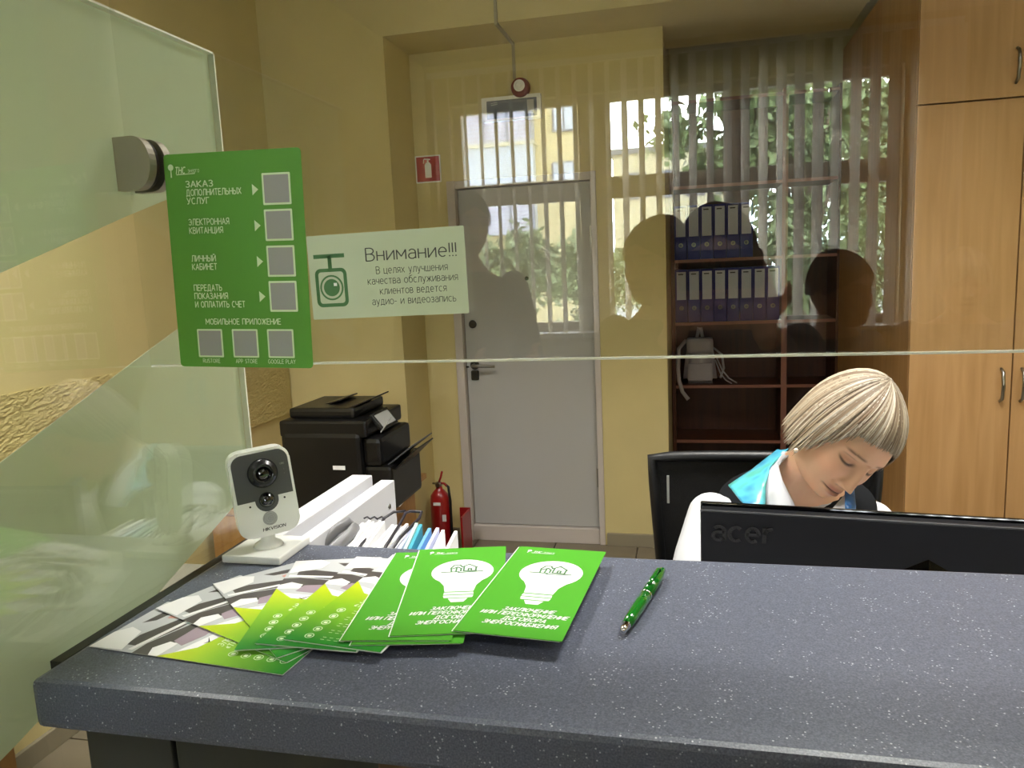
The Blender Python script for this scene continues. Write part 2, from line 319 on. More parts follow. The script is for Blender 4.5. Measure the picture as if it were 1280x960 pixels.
def _glyphs():
    # drawn stroke alphabet, cap height 1; (advance width, strokes)
    g = {}; V = lambda x, y0=0, y1=1: [(x, y0), (x, y1)]
    bowl = lambda x, w_, y0, y1: [(x, y1), (x+w_*.5, y1)] + _arc(x+w_*.5, (y0+y1)/2, w_*.5, (y1-y0)/2, 90, -90, 7)[1:-1] + [(x+w_*.5, y0), (x, y0)]
    O = lambda w_, h=1: [_arc(w_/2, h/2, w_/2, h/2, 90, 450, 16)]
    g['А'] = g['A'] = (.66, [[(0, 0), (.33, 1), (.66, 0)], [(.12, .34), (.54, .34)]])
    g['Б'] = (.56, [[(.52, 1), (0, 1), (0, 0)], bowl(0, .56, 0, .56)])
    g['В'] = g['B'] = (.56, [V(0), bowl(0, .52, .53, 1), bowl(0, .56, 0, .53)])
    g['Г'] = (.48, [[(0, 0), (0, 1), (.48, 1)]])
    g['Д'] = (.72, [[(0, -.18), (0, 0), (.72, 0), (.72, -.18)], [(.10, 0), (.2, 1), (.58, 1), (.58, 0)]])
    g['Е'] = g['E'] = (.5, [[(.5, 1), (0, 1), (0, 0), (.5, 0)], [(0, .52), (.45, .52)]])
    g['Ж'] = (.9, [V(.45), [(0, 0), (.36, .52), (.02, 1)], [(.9, 0), (.54, .52), (.88, 1)], [(.36, .52), (.54, .52)]])
    g['З'] = (.52, [_arc(.24, .76, .26, .24, 150, -90, 8)+[(.18, .52)], [(.18, .52), (.24, .52)]+_arc(.24, .26, .28, .26, 90, -150, 8)])
    g['И'] = (.62, [[(0, 1), (0, 0), (.62, 1), (.62, 0)]]); g['Й'] = (.62, g['И'][1]+[_arc(.31, 1.22, .13, .10, 190, 350, 5)])
    g['К'] = g['K'] = (.58, [V(0), [(.56, 1), (.1, .5), (.58, 0)], [(0, .5), (.12, .5)]])
    g['Л'] = (.64, [[(0, 0), (.1, .06), (.2, 1), (.64, 1), (.64, 0)]])
    g['М'] = g['M'] = (.76, [[(0, 0), (0, 1), (.38, .3), (.76, 1), (.76, 0)]])
    g['Н'] = g['H'] = (.6, [V(0), V(.6), [(0, .52), (.6, .52)]])
    g['О'] = g['O'] = (.68, O(.68)); g['П'] = (.6, [[(0, 0), (0, 1), (.6, 1), (.6, 0)]])
    g['Р'] = g['P'] = (.54, [V(0), bowl(0, .54, .42, 1)])
    g['С'] = g['C'] = (.6, [_arc(.34, .5, .34, .5, 50, 310, 12)]); g['Т'] = g['T'] = (.58, [V(.29), [(0, 1), (.58, 1)]])
    g['У'] = (.6, [[(0, 1), (.3, .36)], [(.6, 1), (.24, .08), (.06, 0)]])
    g['Ф'] = (.8, [V(.4, -.05, 1.05), _arc(.4, .52, .4, .33, 90, 450, 14)]); g['Х'] = g['X'] = (.62, [[(0, 0), (.6, 1)], [(0, 1), (.62, 0)]])
    g['Ц'] = (.66, [[(0, 1), (0, 0), (.66, 0), (.66, -.18)], V(.56)]); g['Ч'] = (.54, [V(.54), [(0, 1), (0, .62), (.08, .46), (.54, .46)]])
    g['Ш'] = (.84, [[(0, 1), (0, 0), (.84, 0), (.84, 1)], V(.42)]); g['Щ'] = (.92, [[(0, 1), (0, 0), (.92, 0), (.92, -.18)], V(.42), V(.84)])
    g['Ь'] = (.54, [V(0), bowl(0, .54, 0, .56)]); g['Ы'] = (.76, [V(0), bowl(0, .5, 0, .56), V(.76)])
    g['Э'] = (.6, [_arc(.26, .5, .34, .5, 140, -140, 12), [(.2, .52), (.6, .52)]]); g['Ю'] = (.9, [V(0), [(0, .52), (.28, .52)], _arc(.59, .5, .31, .5, 90, 450, 14)])
    g['Я'] = (.56, [V(.56), [(.56, 1), (.26, 1)]+_arc(.26, .73, .26, .27, 90, 270, 6)+[(.56, .46)], [(.3, .46), (0, 0)]])
    g['I'] = (.0, [V(0)]); g['V'] = (.64, [[(0, 1), (.32, 0), (.64, 1)]]); g['S'] = (.52, [_arc(.27, .75, .25, .25, 30, 270, 8)+_arc(.27, .25, .26, .25, 90, -150, 8)])
    g['N'] = (.6, [[(0, 0), (0, 1), (.6, 0), (.6, 1)]]); g['R'] = (.56, [V(0), bowl(0, .54, .46, 1), [(.26, .46), (.56, 0)]]); g['U'] = (.58, [[(0, 1), (0, .3)]+_arc(.29, .29, .29, .29, 180, 360, 7)+[(.58, 1)]])
    g['G'] = (.64, [_arc(.34, .5, .34, .5, 50, 350, 12)+[(.4, .44)]]); g['L'] = (.46, [[(0, 1), (0, 0), (.46, 0)]]); g['Y'] = (.6, [[(0, 1), (.3, .5), (.6, 1)], V(.3, 0, .5)])
    g['!'] = (.02, [V(.01, .3, 1), V(.01, 0, .06)]); g['-'] = (.26, [[(0, .38), (.26, .38)]]); g['—'] = (.7, [[(0, .42), (.7, .42)]]); g['•'] = (.1, [[(0, .4), (.1, .4)]])
    g['«'] = (.4, [[(.18, .75), (0, .45), (.18, .15)], [(.38, .75), (.2, .45), (.38, .15)]]); g['»'] = (.4, [[(.02, .75), (.2, .45), (.02, .15)], [(.22, .75), (.4, .45), (.22, .15)]])
    k = .72
    for u, l in zip('ВГДЖЗИЙКЛМНОПСТХЦЧШЩЬЫЭЮЯ', 'вгджзийклмнопстхцчшщьыэюя'):
        w_, st = g[u]; g[l] = (w_*k*1.08, [[(x*k*1.08, y*k) for x, y in p] for p in st])
    g['c'] = g['с']; ring = _arc(.25, .36, .25, .36, 90, 450, 14)
    g['а'] = g['a'] = (.46, [[(.46, 0), (.46, .46)]+_arc(.24, .47, .22, .25, 0, 150, 6), [(.46, .42), (.2, .42)]+_arc(.2, .21, .2, .21, 90, 270, 6)+[(.30, 0), (.46, .12)]])
    g['б'] = (.5, [ring, [(0, .36), (.02, .7), (.15, .92), (.46, 1.02)]]); g['е'] = g['e'] = (.5, [[(0, .37), (.5, .37)]+_arc(.25, .36, .25, .36, 0, 310, 11)])
    g['р'] = (.5, [V(0, -.3, .72), ring]); g['у'] = (.46, [[(0, .72), (.24, .05)], [(.46, .72), (.2, -.2), (.04, -.28)]]); g['ф'] = (.7, [V(.35, -.28, 1), _arc(.35, .36, .35, .3, 90, 450, 14)])
    g['r'] = (.3, [V(0, 0, .72), [(0, .45), (.1, .66), (.3, .72)]]); g[' '] = (.28, [])
    return g
GL = _glyphs()
def text_verts(s, size, bold=0, shear=0, align='CENTER', sx=1, ext=0, fit=0):
    th = .10+bold*4.5; adv = .19+bold*2; x = 0; segs = []
    for ch in s:
        w_, st = GL[ch]
        for p in st:
            for a, b in zip(p, p[1:]): segs.append(((a[0]+x, a[1]), (b[0]+x, b[1]), .08 if len(p) > 6 else .4))
        x += w_+adv
    x -= adv; sx = fit/(x*size*.70) if fit else sx; off = {'CENTER': -x/2, 'LEFT': 0}[align]; V, Fs = [], []; K = size*.70
    for (x0, y0), (x1, y1), e in segs:
        dx, dy = x1-x0, y1-y0; L = math.hypot(dx, dy) or 1; dx, dy = dx/L*th/2, dy/L*th/2
        q = [(x0-dx*e-dy, y0-dy*e+dx), (x0-dx*e+dy, y0-dy*e-dx), (x1+dx*e+dy, y1+dy*e-dx), (x1+dx*e-dy, y1+dy*e+dx)]
        q = [(((a+off)*sx+(b-.5)*shear)*K, (b-.5)*K) for a, b in q]; i = len(V)
        if ext:
            V += [(a, b, -ext) for a, b in q]+[(a, b, ext) for a, b in q]
            Fs += [(i+4, i+5, i+6, i+7)]+[(i+k, i+(k+1) % 4, i+4+(k+1) % 4, i+4+k) for k in range(4)]
        else: V += [(a, b, 0) for a, b in q]; Fs.append((i, i+1, i+2, i+3))
    return V, Fs
def lettering(name, lines, m, parent, z=.0004, mtx=None):
    # lines: (text, x, y, size, options)
    for s, x, y, size, op in lines:      # one part per line of writing
        vs, fs = text_verts(s, size, **op)
        me = bpy.data.meshes.new(name); me.from_pydata([(a+x, c+y, d+z) for a, c, d in vs], [], fs)
        if mtx is not None: me.transform(mtx)
        o = link(name, me, m, parent)
    return o
def arr_mesh(V, Fc, col=None, smooth=True):
    me = bpy.data.meshes.new('mesh'); me.from_pydata([tuple(v) for v in V], [], [tuple(f) for f in Fc])
    if col is not None:
        a = me.color_attributes.new('Col', 'FLOAT_COLOR', 'POINT')
        c = np.ones((len(V), 4), 'f'); c[:, :3] = col; a.data.foreach_set('color', c.ravel())
    if smooth: me.polygons.foreach_set('use_smooth', [True]*len(me.polygons))
    me.update(); return me
def remesh(bm, vox=.008, smooth=6):
    bmesh.ops.recalc_face_normals(bm, faces=bm.faces)
    me = bpy.data.meshes.new('r'); bm.to_mesh(me); bm.free(); o = bpy.data.objects.new('r', me); C.objects.link(o)
    r = o.modifiers.new('r', 'REMESH'); r.mode = 'VOXEL'; r.voxel_size = vox
    if smooth: s = o.modifiers.new('s', 'SMOOTH'); s.iterations = smooth; s.factor = .5
    dg = bpy.context.evaluated_depsgraph_get(); out = bpy.data.meshes.new_from_object(o.evaluated_get(dg))
    bpy.data.objects.remove(o); bpy.data.meshes.remove(me)
    out.polygons.foreach_set('use_smooth', [True]*len(out.polygons)); return out
def copy_tree(o, parent=None):
    kids = [c for c in C.objects if c.parent == o] if parent is None and False else list(o.children)
    c = o.copy(); C.objects.link(c); c.parent = parent
    for k in kids: copy_tree(k, c)
    return c

# ================================================================ STRUCTURE
H = 3.15; XL = -2.1; XR = 2.3; YW = -4.77
struct(bx('floor', (XL-.2, YW-.3, -.12), (XR+.2, 5.3, -.012), M['grout']))
fl = bpy.data.objects['floor']
tm = None
for i in range(10):
    for j in range(12):
        x0 = XL + .45*i; y0 = .95+.35*j*1.0
        if x0+.45 > XR+.01 or y0 > 5.0: continue
        if tm is None:
            bm = bmesh.new(); box(bm, (.003, .003, -.012), (.447, .347, 0), .0015); tm = fin(bm); tm.materials.append(M['tile'])
        o = bpy.data.objects.new('floor_tile', tm); C.objects.link(o); o.parent = fl; o.location = (x0, y0, 0)
struct(bx('ceiling', (XL-.2, YW-.2, H), (XR+.2, 5.3, H+.1), M['ceil']))
struct(bx('wall_left', (XL-.15, YW, -.01), (XL, 3.68, H), M['wall']))
bm = bmesh.new(); n_ = 60
for (a, b) in ((0, 1),):
    g = [[bm.verts.new((XL+.0105+.0035*(random.random()-.5), -1.5+5.17*j/400, .81+.39*i/n_)) for j in range(401)] for i in range(n_+1)]
    for i in range(n_):
        for j in range(400): bm.faces.new((g[i][j], g[i][j+1], g[i+1][j+1], g[i+1][j]))
box(bm, (XL, -1.5, .81), (XL+.004, 3.67, 1.2))
struct(link('trim_1', fin(bm), M['stucco']))
struct(bx('wall_back_left', (XL-.15, 3.68, -.01), (-1.44, 4.3, H), M['wall']))
# rear wall with a door opening, set back below a beam
bm = bmesh.new(); DX0, DX1, DZ = -1.27, -.475, 1.99
box(bm, (-1.44, 4.03, -.01), (DX0, 4.3, H)); box(bm, (DX1, 4.03, -.01), (-.13, 4.3, H)); box(bm, (DX0, 4.03, DZ), (DX1, 4.3, H))
struct(link('wall_back', fin(bm), M['wall']))
struct(bx('light_block_behind_door', (-1.44, 4.3, -.01), (-.13, 4.4, H), M['wall']))  # added unseen slab, keeps skylight from leaking through the door gaps
struct(bx('wall_alcove_side', (-.17, 4.3, -.01), (-.13, 5.2, H), M['wall']))
struct(bx('wall_alcove_back', (-.17, 5.12, -.01), (XR+.1, 5.3, H), M['wall']))
struct(bx('wall_right', (XR, YW, -.01), (XR+.15, 5.2, H), M['wall']))
struct(bx('trim_2', (-1.44, 3.68, 2.65), (.80, 4.03, H), M['wall']))
struct(bx('trim_3', (-.13, 4.03, 2.66), (.80, 4.5, H), M['wall']))
struct(bx('baseboard_back', (DX1+.01, 4.012, 0), (-.13, 4.03, .07), M['base'], bev=.003))
struct(bx('baseboard_back_left', (-1.425, 4.012, 0), (DX0-.035, 4.03, .07), M['base'], bev=.003))
struct(bx('baseboard_left', (XL, 1.0, 0), (XL+.016, 3.66, .07), M['base'], bev=.003))
# window wall of the public hall
WX0, WX1, WZ0, WZ1 = -1.9, 1.48, .99, 2.83
bm = bmesh.new()
box(bm, (XL-.15, YW-.3, -.01), (WX0, YW, H)); box(bm, (WX1, YW-.3, -.01), (XR+.15, YW, H)); box(bm, (WX0, YW-.3, -.01), (WX1, YW, WZ0)); box(bm, (WX0, YW-.3, WZ1), (WX1, YW, H))
struct(link('wall_front', fin(bm), M['wall2']))
win = thing('window_1', '', ''); del win['label']; del win['category']; struct(win); win.location = (0, YW-.12, 0)
bm = bmesh.new()
for x in (WX0, -.87+.0, .29, WX1-.07):
    wd = .07 if x in (WX0, WX1-.07) else (.23 if x < 0 else .12)
    box(bm, (x, -.035, WZ0), (x+wd, .035, WZ1), .004)
for z0, z1 in ((WZ0, WZ0+.07), (2.03, 2.2), (WZ1-.06, WZ1)): box(bm, (WX0, -.034, z0), (WX1, .034, z1), .004)
link('window_frame', fin(bm), M['winframe'], win)
for x0, x1 in ((WX0+.07, -.87), (-.64, .29), (.41, WX1-.07)):
    for z0, z1 in ((WZ0+.07, 2.03), (2.2, WZ1-.06)): bx('window_pane', (x0, -.003, z0), (x1, .003, z1), M['glass'], win)
bx('window_sill', (WX0-.05, .04, WZ0-.04), (WX1+.05, .3, WZ0), M['white'], win, .004)
# steel door
dr = thing('door_1', '', ''); del dr['label']; del dr['category']; struct(dr); dr.location = (0, 4.03, 0)
bm = bmesh.new(); box(bm, (DX0, -.012, 0), (DX0+.045, .14, DZ), .003); box(bm, (DX1-.03, -.012, 0), (DX1, .14, DZ), .003); box(bm, (DX0+.04, .004, DZ-.04), (DX1-.03, .14, DZ-.001))
link('door_frame', fin(bm), M['frame'], dr)
bx('threshold', (DX0+.045, .0, 0), (DX1-.03, .1, .085), M['frame'], dr, .003)
bx('door_leaf', (DX0+.048, .03, .088), (DX1-.033, .075, DZ-.045), M['door'], dr, .004)
for z in (.32, 1.62): bx('hinge', (DX1-.04, .012, z), (DX1-.028, .03, z+.1), M['steel'], dr, .002)
def roundpart(name, prof, loc, m, par, axis='Y', seg=32):
    bm = bmesh.new(); lathe(bm, prof, seg, axis); return link(name, fin(bm, False), m, par, loc)
roundpart('upper_lock', [(.001, -.008), (.016, -.008), (.022, -.004), (.022, 0)], (-1.175, .03, 1.225), M['darkmetal'], dr)
roundpart('peephole', [(.001, -.006), (.009, -.006), (.011, -.003), (.011, 0)], (-.862, .03, 1.462), M['darkmetal'], dr)
es = roundpart('handle_rose', [(.001, -.012), (.022, -.012), (.026, -.004), (.026, 0)], (-1.175, .03, 1.00), M['darkmetal'], dr)
bm = bmesh.new(); tube(bm, [(0, -.005, 0), (0, -.05, 0), (.02, -.055, 0), (.125, -.05, -.004)], [.009, .009, .010, .008]); link('lever', fin(bm, True), M['steel'], es)
bx('key_plate', (-1.197, .018, .915), (-1.153, .03, .97), M['darkmetal'], dr, .008)
bx('strike_slot', (DX0+.043, .025, .985), (DX0+.062, .031, .995), M['blackplastic'], dr)

# ================================================================ RECEPTION COUNTER
ct = thing('reception_counter', 'dark grey speckled reception counter with a raised transaction shelf', 'counter')
bm = bmesh.new(); box(bm, (-.555, .50, 1.146), (1.9, .84, 1.19), .006); link('worktop', fin(bm, False), M['counter'], ct)
bx('front_panel', (-.54, .535, 0), (-.452, .56, 1.146), M['cfront'], ct, .002)
bx('front_panel', (-.447, .535, 0), (1.88, .56, 1.146), M['cfront'], ct, .002)
bx('back_panel', (-.54, .80, .76), (1.88, .822, 1.146), M['white'], ct)
bx('end_panel', (-.54, .561, 0), (-.515, .80, 1.146), M['cfront'], ct)
bx('end_panel', (1.855, .561, 0), (1.88, .80, 1.146), M['cfront'], ct)
bx('support_bracket', (-.245, .512, 1.10), (-.213, .535, 1.146), M['brownbox'], ct, .002)
dk = thing('office_desk', 'white work desk behind the counter under the monitor', 'desk')
bx('desktop', (-.5, .83, .735), (1.85, 1.42, .76), M['white'], dk, .002)
for x in (-.49, 1.82): bx('desk_side', (x, .85, 0), (x+.025, 1.38, .735), M['white'], dk)
# ================================================================ GLASS SCREENS
YG = .715
gs = thing('glass_screen', 'large clear glass screen hanging above the counter, mirroring the window behind', 'glass screen', (0, YG, 0))
bx('pane', (-.568, -.004, 1.434), (1.9, .004, 2.75), M['glass'], gs)
bx('polished_edge', (-.568, -.0035, 1.4318), (1.9, .0035, 1.4338), M['edge'], gs)
sg = thing('side_glass_screen', 'side glass panel with frosted diagonal film at the left end of the counter', 'glass screen', (-.572, 0, 0))
SZ0, SZ1, SY0, SY1 = .9, 1.795, .18, .885
bx('pane', (-.004, SY0, SZ0), (.004, SY1, SZ1), M['glass'], sg)
bm = bmesh.new(); box(bm, (-.004, SY1, SZ0), (.004, SY1+.0022, SZ1)); box(bm, (-.004, SY0, SZ1), (.004, SY1, SZ1+.0022)); link('polished_edge', fin(bm), M['edge'], sg)
bx('gap_shade_strip', (.004, .535, 1.150), (.0165, SY1, 1.188), M['blackplastic'], sg)  # black strip standing in for the shadow gap beside the worktop
def film(poly):
    bm = bmesh.new(); prism(bm, poly, -.0052, -.0045, 'YZ'); return link('frosted_film', fin(bm), M['frost'], sg)
# slopes read from the photograph
film([(SY0, 1.39), (.542, 1.533), (.712, 1.592), (SY1, 1.648), (SY1, SZ1), (SY0, SZ1)])
film([(SY0, 1.245), (.516, 1.373), (.718, 1.448), (SY1, 1.508), (SY1, 1.245), (.869, 1.241), (.659, 1.173), (.499, 1.13), (SY0, 1.05)])
cl = thing('glass_clamp', 'brushed metal clamp joining the two glass panels', 'clamp', (-.570, YG, 1.6155))
D = [(0, 0)] + [(.022+.019*math.cos(math.radians(a)), .0265+.0265*math.sin(math.radians(a))) for a in range(-90, 91, 12)] + [(0, .053)]
bm = bmesh.new(); prism(bm, D, -.020, -.0095, 'XZ'); link('face_plate', fin(bm), M['satin'], cl)
bm = bmesh.new(); prism(bm, [(x*.98+.0005, z*.97+.001) for x, z in D], -.0095, -.005, 'XZ'); link('gasket', fin(bm), M['blackplastic'], cl)
bm = bmesh.new(); prism(bm, D, .005, .016, 'XZ'); link('back_plate', fin(bm), M['satin'], cl)
# ================================================================ POSTER AND NOTICE ON THE GLASS
po = thing('green_poster', 'green information poster with white lettering taped on the glass screen', 'poster', (-.529, YG-.0048, 1.432), (PI/2, 0, math.radians(0)))
po.rotation_euler = Euler((PI/2, 0, 0)); po.matrix_world = Matrix.Translation((-.530, YG-.0052, 1.4325)) @ Matrix.Rotation(PI/2, 4, 'X') @ Matrix.Rotation(math.radians(-1.6), 4, 'Z')
PW, PH = .1535, .2175
bm = bmesh.new(); prism(bm, rrect(0, 0, PW, PH, .004, 3), -.0004, 0); link('sheet', fin(bm), M['green'], po)
def pxp(x, y):  # layout fractions measured on the poster
    return (x*PW, (1-y)*PH)
rows = [[('ЗАКАЗ', .139, .20), ('ДОПОЛНИТЕЛЬНЫХ', .178, .405), ('УСЛУГ', .216, .165)], [('ЭЛЕКТРОННАЯ', .313, .30), ('КВИТАНЦИЯ', .352, .25)], [('ЛИЧНЫЙ', .482, .18), ('КАБИНЕТ', .521, .185)], [('ПЕРЕДАТЬ', .620, .21), ('ПОКАЗАНИЯ', .659, .25), ('И ОПЛАТИТЬ СЧЕТ', .699, .375)]]
L = []
rowy = [.176, .338, .502, .664]
for ls in rows:
    for t_, yf, wf in ls:
        x, y = pxp(.155, yf); L.append((t_, x, y, .0085, dict(bold=.014, align='LEFT', fit=wf*PW)))
x, y = pxp(.505, .781); L.append(('МОБИЛЬНОЕ ПРИЛОЖЕНИЕ', x, y, .0080, dict(bold=.012, fit=.56*PW)))
for xf, t_, wf in ((.245, 'RUSTORE', .13), (.512, 'APP STORE', .16), (.775, 'GOOGLE PLAY', .2)):
    x, y = pxp(xf, .970); L.append((t_, x, y, .0058, dict(bold=.008, fit=wf*PW)))
x, y = pxp(.085, .075); L.append(('ТНС', x, y, .009, dict(bold=.02, align='LEFT', sx=.8, shear=.2))); L.append(('энерго', x+.0145, y-.0004, .006, dict(align='LEFT', sx=.8)))
lettering('lettering', L, M['ink'], po)
mk = []
for ry in rowy:
    x, y = pxp(.655, ry); mk.append([(x-.0022, y-.0055), (x+.0045, y), (x-.0022, y+.0055)])
x, y = pxp(.05, .06); mk.append(disc(x, y, .0032, 14)); mk.append([(x-.0008, y-.010), (x+.0008, y-.010), (x+.0004, y), (x-.0004, y)]); mk.append([(x+.006, y-.0078), (x+.0275, y-.0072), (x+.0275, y-.0064), (x+.006, y-.007)])
flat('arrow_mark', mk, M['ink'], po, .0001)
qs = []; qi = []
for ry in rowy:
    x, y = pxp(.815, ry); qs.append(rrect(x-.0155, y-.0155, x+.0155, y+.0155, .001, 2)); qi.append(rrect(x-.0135, y-.0135, x+.0135, y+.0135, .0005, 2))
for xf in (.245, .512, .775):
    x, y = pxp(xf, .885); qs.append(rrect(x-.0148, y-.0148, x+.0148, y+.0148, .001, 2)); qi.append(rrect(x-.013, y-.013, x+.013, y+.013, .0005, 2))
flat('white_square', qs, M['ink'], po, .0001); flat('grey_square', qi, M['greyblank'], po, .0003)
no = thing('notice_sheet', 'pale translucent video surveillance notice with a camera pictogram on the glass', 'notice', (0, 0, 0))
no.matrix_world = Matrix.Translation((-.3715, YG-.0052, 1.4775)) @ Matrix.Rotation(PI/2, 4, 'X') @ Matrix.Rotation(math.radians(.6), 4, 'Z')
NW, NH = .163, .0825
bm = bmesh.new(); prism(bm, rrect(0, 0, NW, NH, .001, 2), -.0003, 0); link('sheet', fin(bm), M['notice'], no)
tn = dict(bold=.0, sx=.92)
lettering('lettering', [('Внимание!!!', .108, .0610, .0175, dict(bold=-.004, fit=.092)), ('В целях улучшения', .108, .0455, .0098, dict(bold=-.004, fit=.073)), ('качества обслуживания', .108, .0355, .0098, dict(bold=-.004, fit=.092)), ('клиентов ведется', .108, .0255, .0098, dict(bold=-.004, fit=.068)), ('аудио- и видеозапись', .108, .0155, .0098, dict(bold=-.004, fit=.086))], M['inkgrey'], no)
def ringpoly(bm, outer, inner, z0, z1):
    n = len(outer)
    for i in range(n):
        j = (i+1) % n; q = [outer[i], outer[j], inner[j], inner[i]]; prism(bm, q, z0, z1)
bm = bmesh.new(); ringpoly(bm, rrect(.006, .012, .040, .050, .006), rrect(.0095, .0155, .0365, .0465, .003), .0002, .0004)
ringpoly(bm, disc(.023, .031, .0125, 28), disc(.023, .031, .0108, 28), .0002, .0004); prism(bm, disc(.023, .031, .0085, 28), .0002, .0004)
prism(bm, [(.021, .050), (.025, .050), (.025, .062), (.021, .062)], .0002, .0004); prism(bm, [(.006, .060), (.039, .060), (.039, .064), (.006, .064)], .0002, .0004)
link('camera_pictogram', fin(bm), M['inkgreen'], no)
flat('pictogram_glint', [[(.0255, .0325), (.029, .0325), (.029, .0355), (.0255, .0355)]], M['inkw'], no, .0005)

# ================================================================ LEAFLETS ON THE COUNTER
ZT = 1.1905
LW, LH = .0985, .21
def leaflet_root(name, label, cat, tl, ang, z, group):
    o = thing(name, label, cat, group=group)
    o.matrix_world = Matrix.Translation((tl[0], tl[1], z)) @ Matrix.Rotation(math.radians(ang+90), 4, 'Z')
    return o
def leaf_sheets(root, n=2, m='paper', lift=.0004, curl=.002):
    for k in range(n):
        bm = bmesh.new(); N = 8
        dx = .0012*(n-1-k)*(1 if m == 'paper' else -1)
        top = []; bot = []
        for j in range(N+1):
            y = -LH*j/N; z = lift*k
            top.append([bm.verts.new((x+dx, y, z+.00022)) for x in (0, LW)]); bot.append([bm.verts.new((x+dx, y, z)) for x in (0, LW)])
        for j in range(N):
            for A, B in ((top, 1), (bot, -1)):
                bm.faces.new((A[j][0], A[j][1], A[j+1][1], A[j+1][0]))
            for s in (0, 1): bm.faces.new((top[j][s], top[j+1][s], bot[j+1][s], bot[j][s]))
        for j in (0, N): bm.faces.new((top[j][0], top[j][1], bot[j][1], bot[j][0]))
        yield bm
def photo_leaflet(label, tl, ang, z):
    r = leaflet_root('photo_leaflet', label, 'leaflet', tl, ang, z, 'photo leaflets fanned on the counter')
    for k, bm in enumerate(leaf_sheets(r)): link('page', fin(bm), M['paper'], r)
    Z = .00065
    flat('photo_ground', [[(0, 0), (LW, 0), (LW, -.115), (0, -.085)]], M['photogrey'], r, Z)
    flat('photo_dark_shapes', [[(.012, -.032), (.030, -.030), (.090, -.052), (.094, -.064), (.050, -.058), (.012, -.046)], [(.0, -.050), (.018, -.050), (.075, -.068), (.088, -.085), (.050, -.082), (.0, -.068)], [(.052, -.012), (.094, -.018), (.096, -.030), (.060, -.022)]], M['photodark'], r, Z+.0001)  # dark grey shapes printed in the leaflet picture
    flat('photo_mauve_shape', [[(.028, -.072), (.060, -.074), (.075, -.092), (.045, -.094), (.022, -.086)]], M['photomauve'], r, Z+.0002)
    flat('photo_roof', [[(0, 0), (.030, 0), (.042, -.010), (.036, -.026), (.002, -.036)], [(.004, -.041), (.090, -.058), (.096, -.064), (.004, -.046)], [(.0, -.068), (.012, -.062), (.026, -.070), (.024, -.080), (.0, -.078)]], M['inkw'], r, Z+.0003)
    flat('photo_face', [[(.066, -.030), (.078, -.028), (.092, -.042), (.086, -.056), (.070, -.050)]], M['photoskin'], r, Z+.0003)
    flat('photo_aqua_shape', [[(.060, -.056), (.094, -.064), (.096, -.078), (.070, -.078)]], M['photoaqua'], r, Z+.0002)
    flat('photo_green_shape', [[(.070, -.078), (.096, -.082), (.096, -.110), (.078, -.100)]], M['inkgreen'], r, Z+.0003)
    flat('lime_print', [[(0, -.078), (.022, -.104), (.050, -.112), (LW, -.118), (LW, -LH), (0, -LH)]], M['lime'], r, Z+.0004)
    o = dict(bold=.01, shear=.25, align='LEFT', sx=.9)
    Ls = [('ЭЛЕКТРОННЫЕ', .030, -.122, .0098, dict(bold=.01, shear=.25, align='LEFT', fit=.055)), ('«ТНС ЭНЕРГО»', .028, -.1315, .0098, dict(bold=.01, shear=.25, align='LEFT', fit=.055))]
    for k in range(5): Ls += [('— — — — —', .034, -.1435-.0135*k, .007, dict(bold=.008, align='LEFT', sx=1.0)), ('— — — —', .034, -.1478-.0135*k, .007, dict(bold=.008, align='LEFT', sx=1.0))]
    lettering('lettering', Ls, M['ink'], r, Z+.0006)
    bm = bmesh.new()
    for k in range(5): ringpoly(bm, disc(.020, -.1445-.0135*k, .0044, 16), disc(.020, -.1445-.0135*k, .0037, 16), Z+.0005, Z+.0006); prism(bm, rrect(.0182, -.1465-.0135*k, .0218, -.1428-.0135*k, .0005, 1), Z+.0005, Z+.0006)
    link('icon_rings', fin(bm), M['ink'], r)['kind'] = 'stuff'
    flat('tick_mark', [[(.030, -.104), (.034, -.108), (.042, -.100), (.034, -.106)]], M['inkblack'], r, Z+.0005)
    return r
fan = [('photo leaflet nearest the counter edge, longest photo showing, lying level', (-.547, .559), -5.4), ('second photo leaflet of the left fan, overlapping the front one', (-.537, .638), -23), ('third photo leaflet of the fan, angled toward the front', (-.512, .699), -41.5),
       ('lime and green leaflet leftmost of the three upright lime tips', (-.450, .768), -76), ('lime and green leaflet in the middle of the three upright lime tips', (-.382, .786), -91), ('lime and green leaflet just left of the bulb leaflets', (-.340, .793), -96)]
zz = ZT
for lb, tl, an in fan:
    photo_leaflet(lb, tl, an, zz); zz += .0015
def bulb_shape(cx, cy, s):
    pts = []
    for k in range(25):
        a = math.radians(-48+276*k/24); pts.append((cx+s*math.cos(a)*1.0, cy+s*1.0*math.sin(a)))
    # left flank then neck
    pts = pts + [(cx-s*.50, cy-s*1.10), (cx-s*.44, cy-s*1.54), (cx+s*.44, cy-s*1.54), (cx+s*.50, cy-s*1.10)]
    return pts
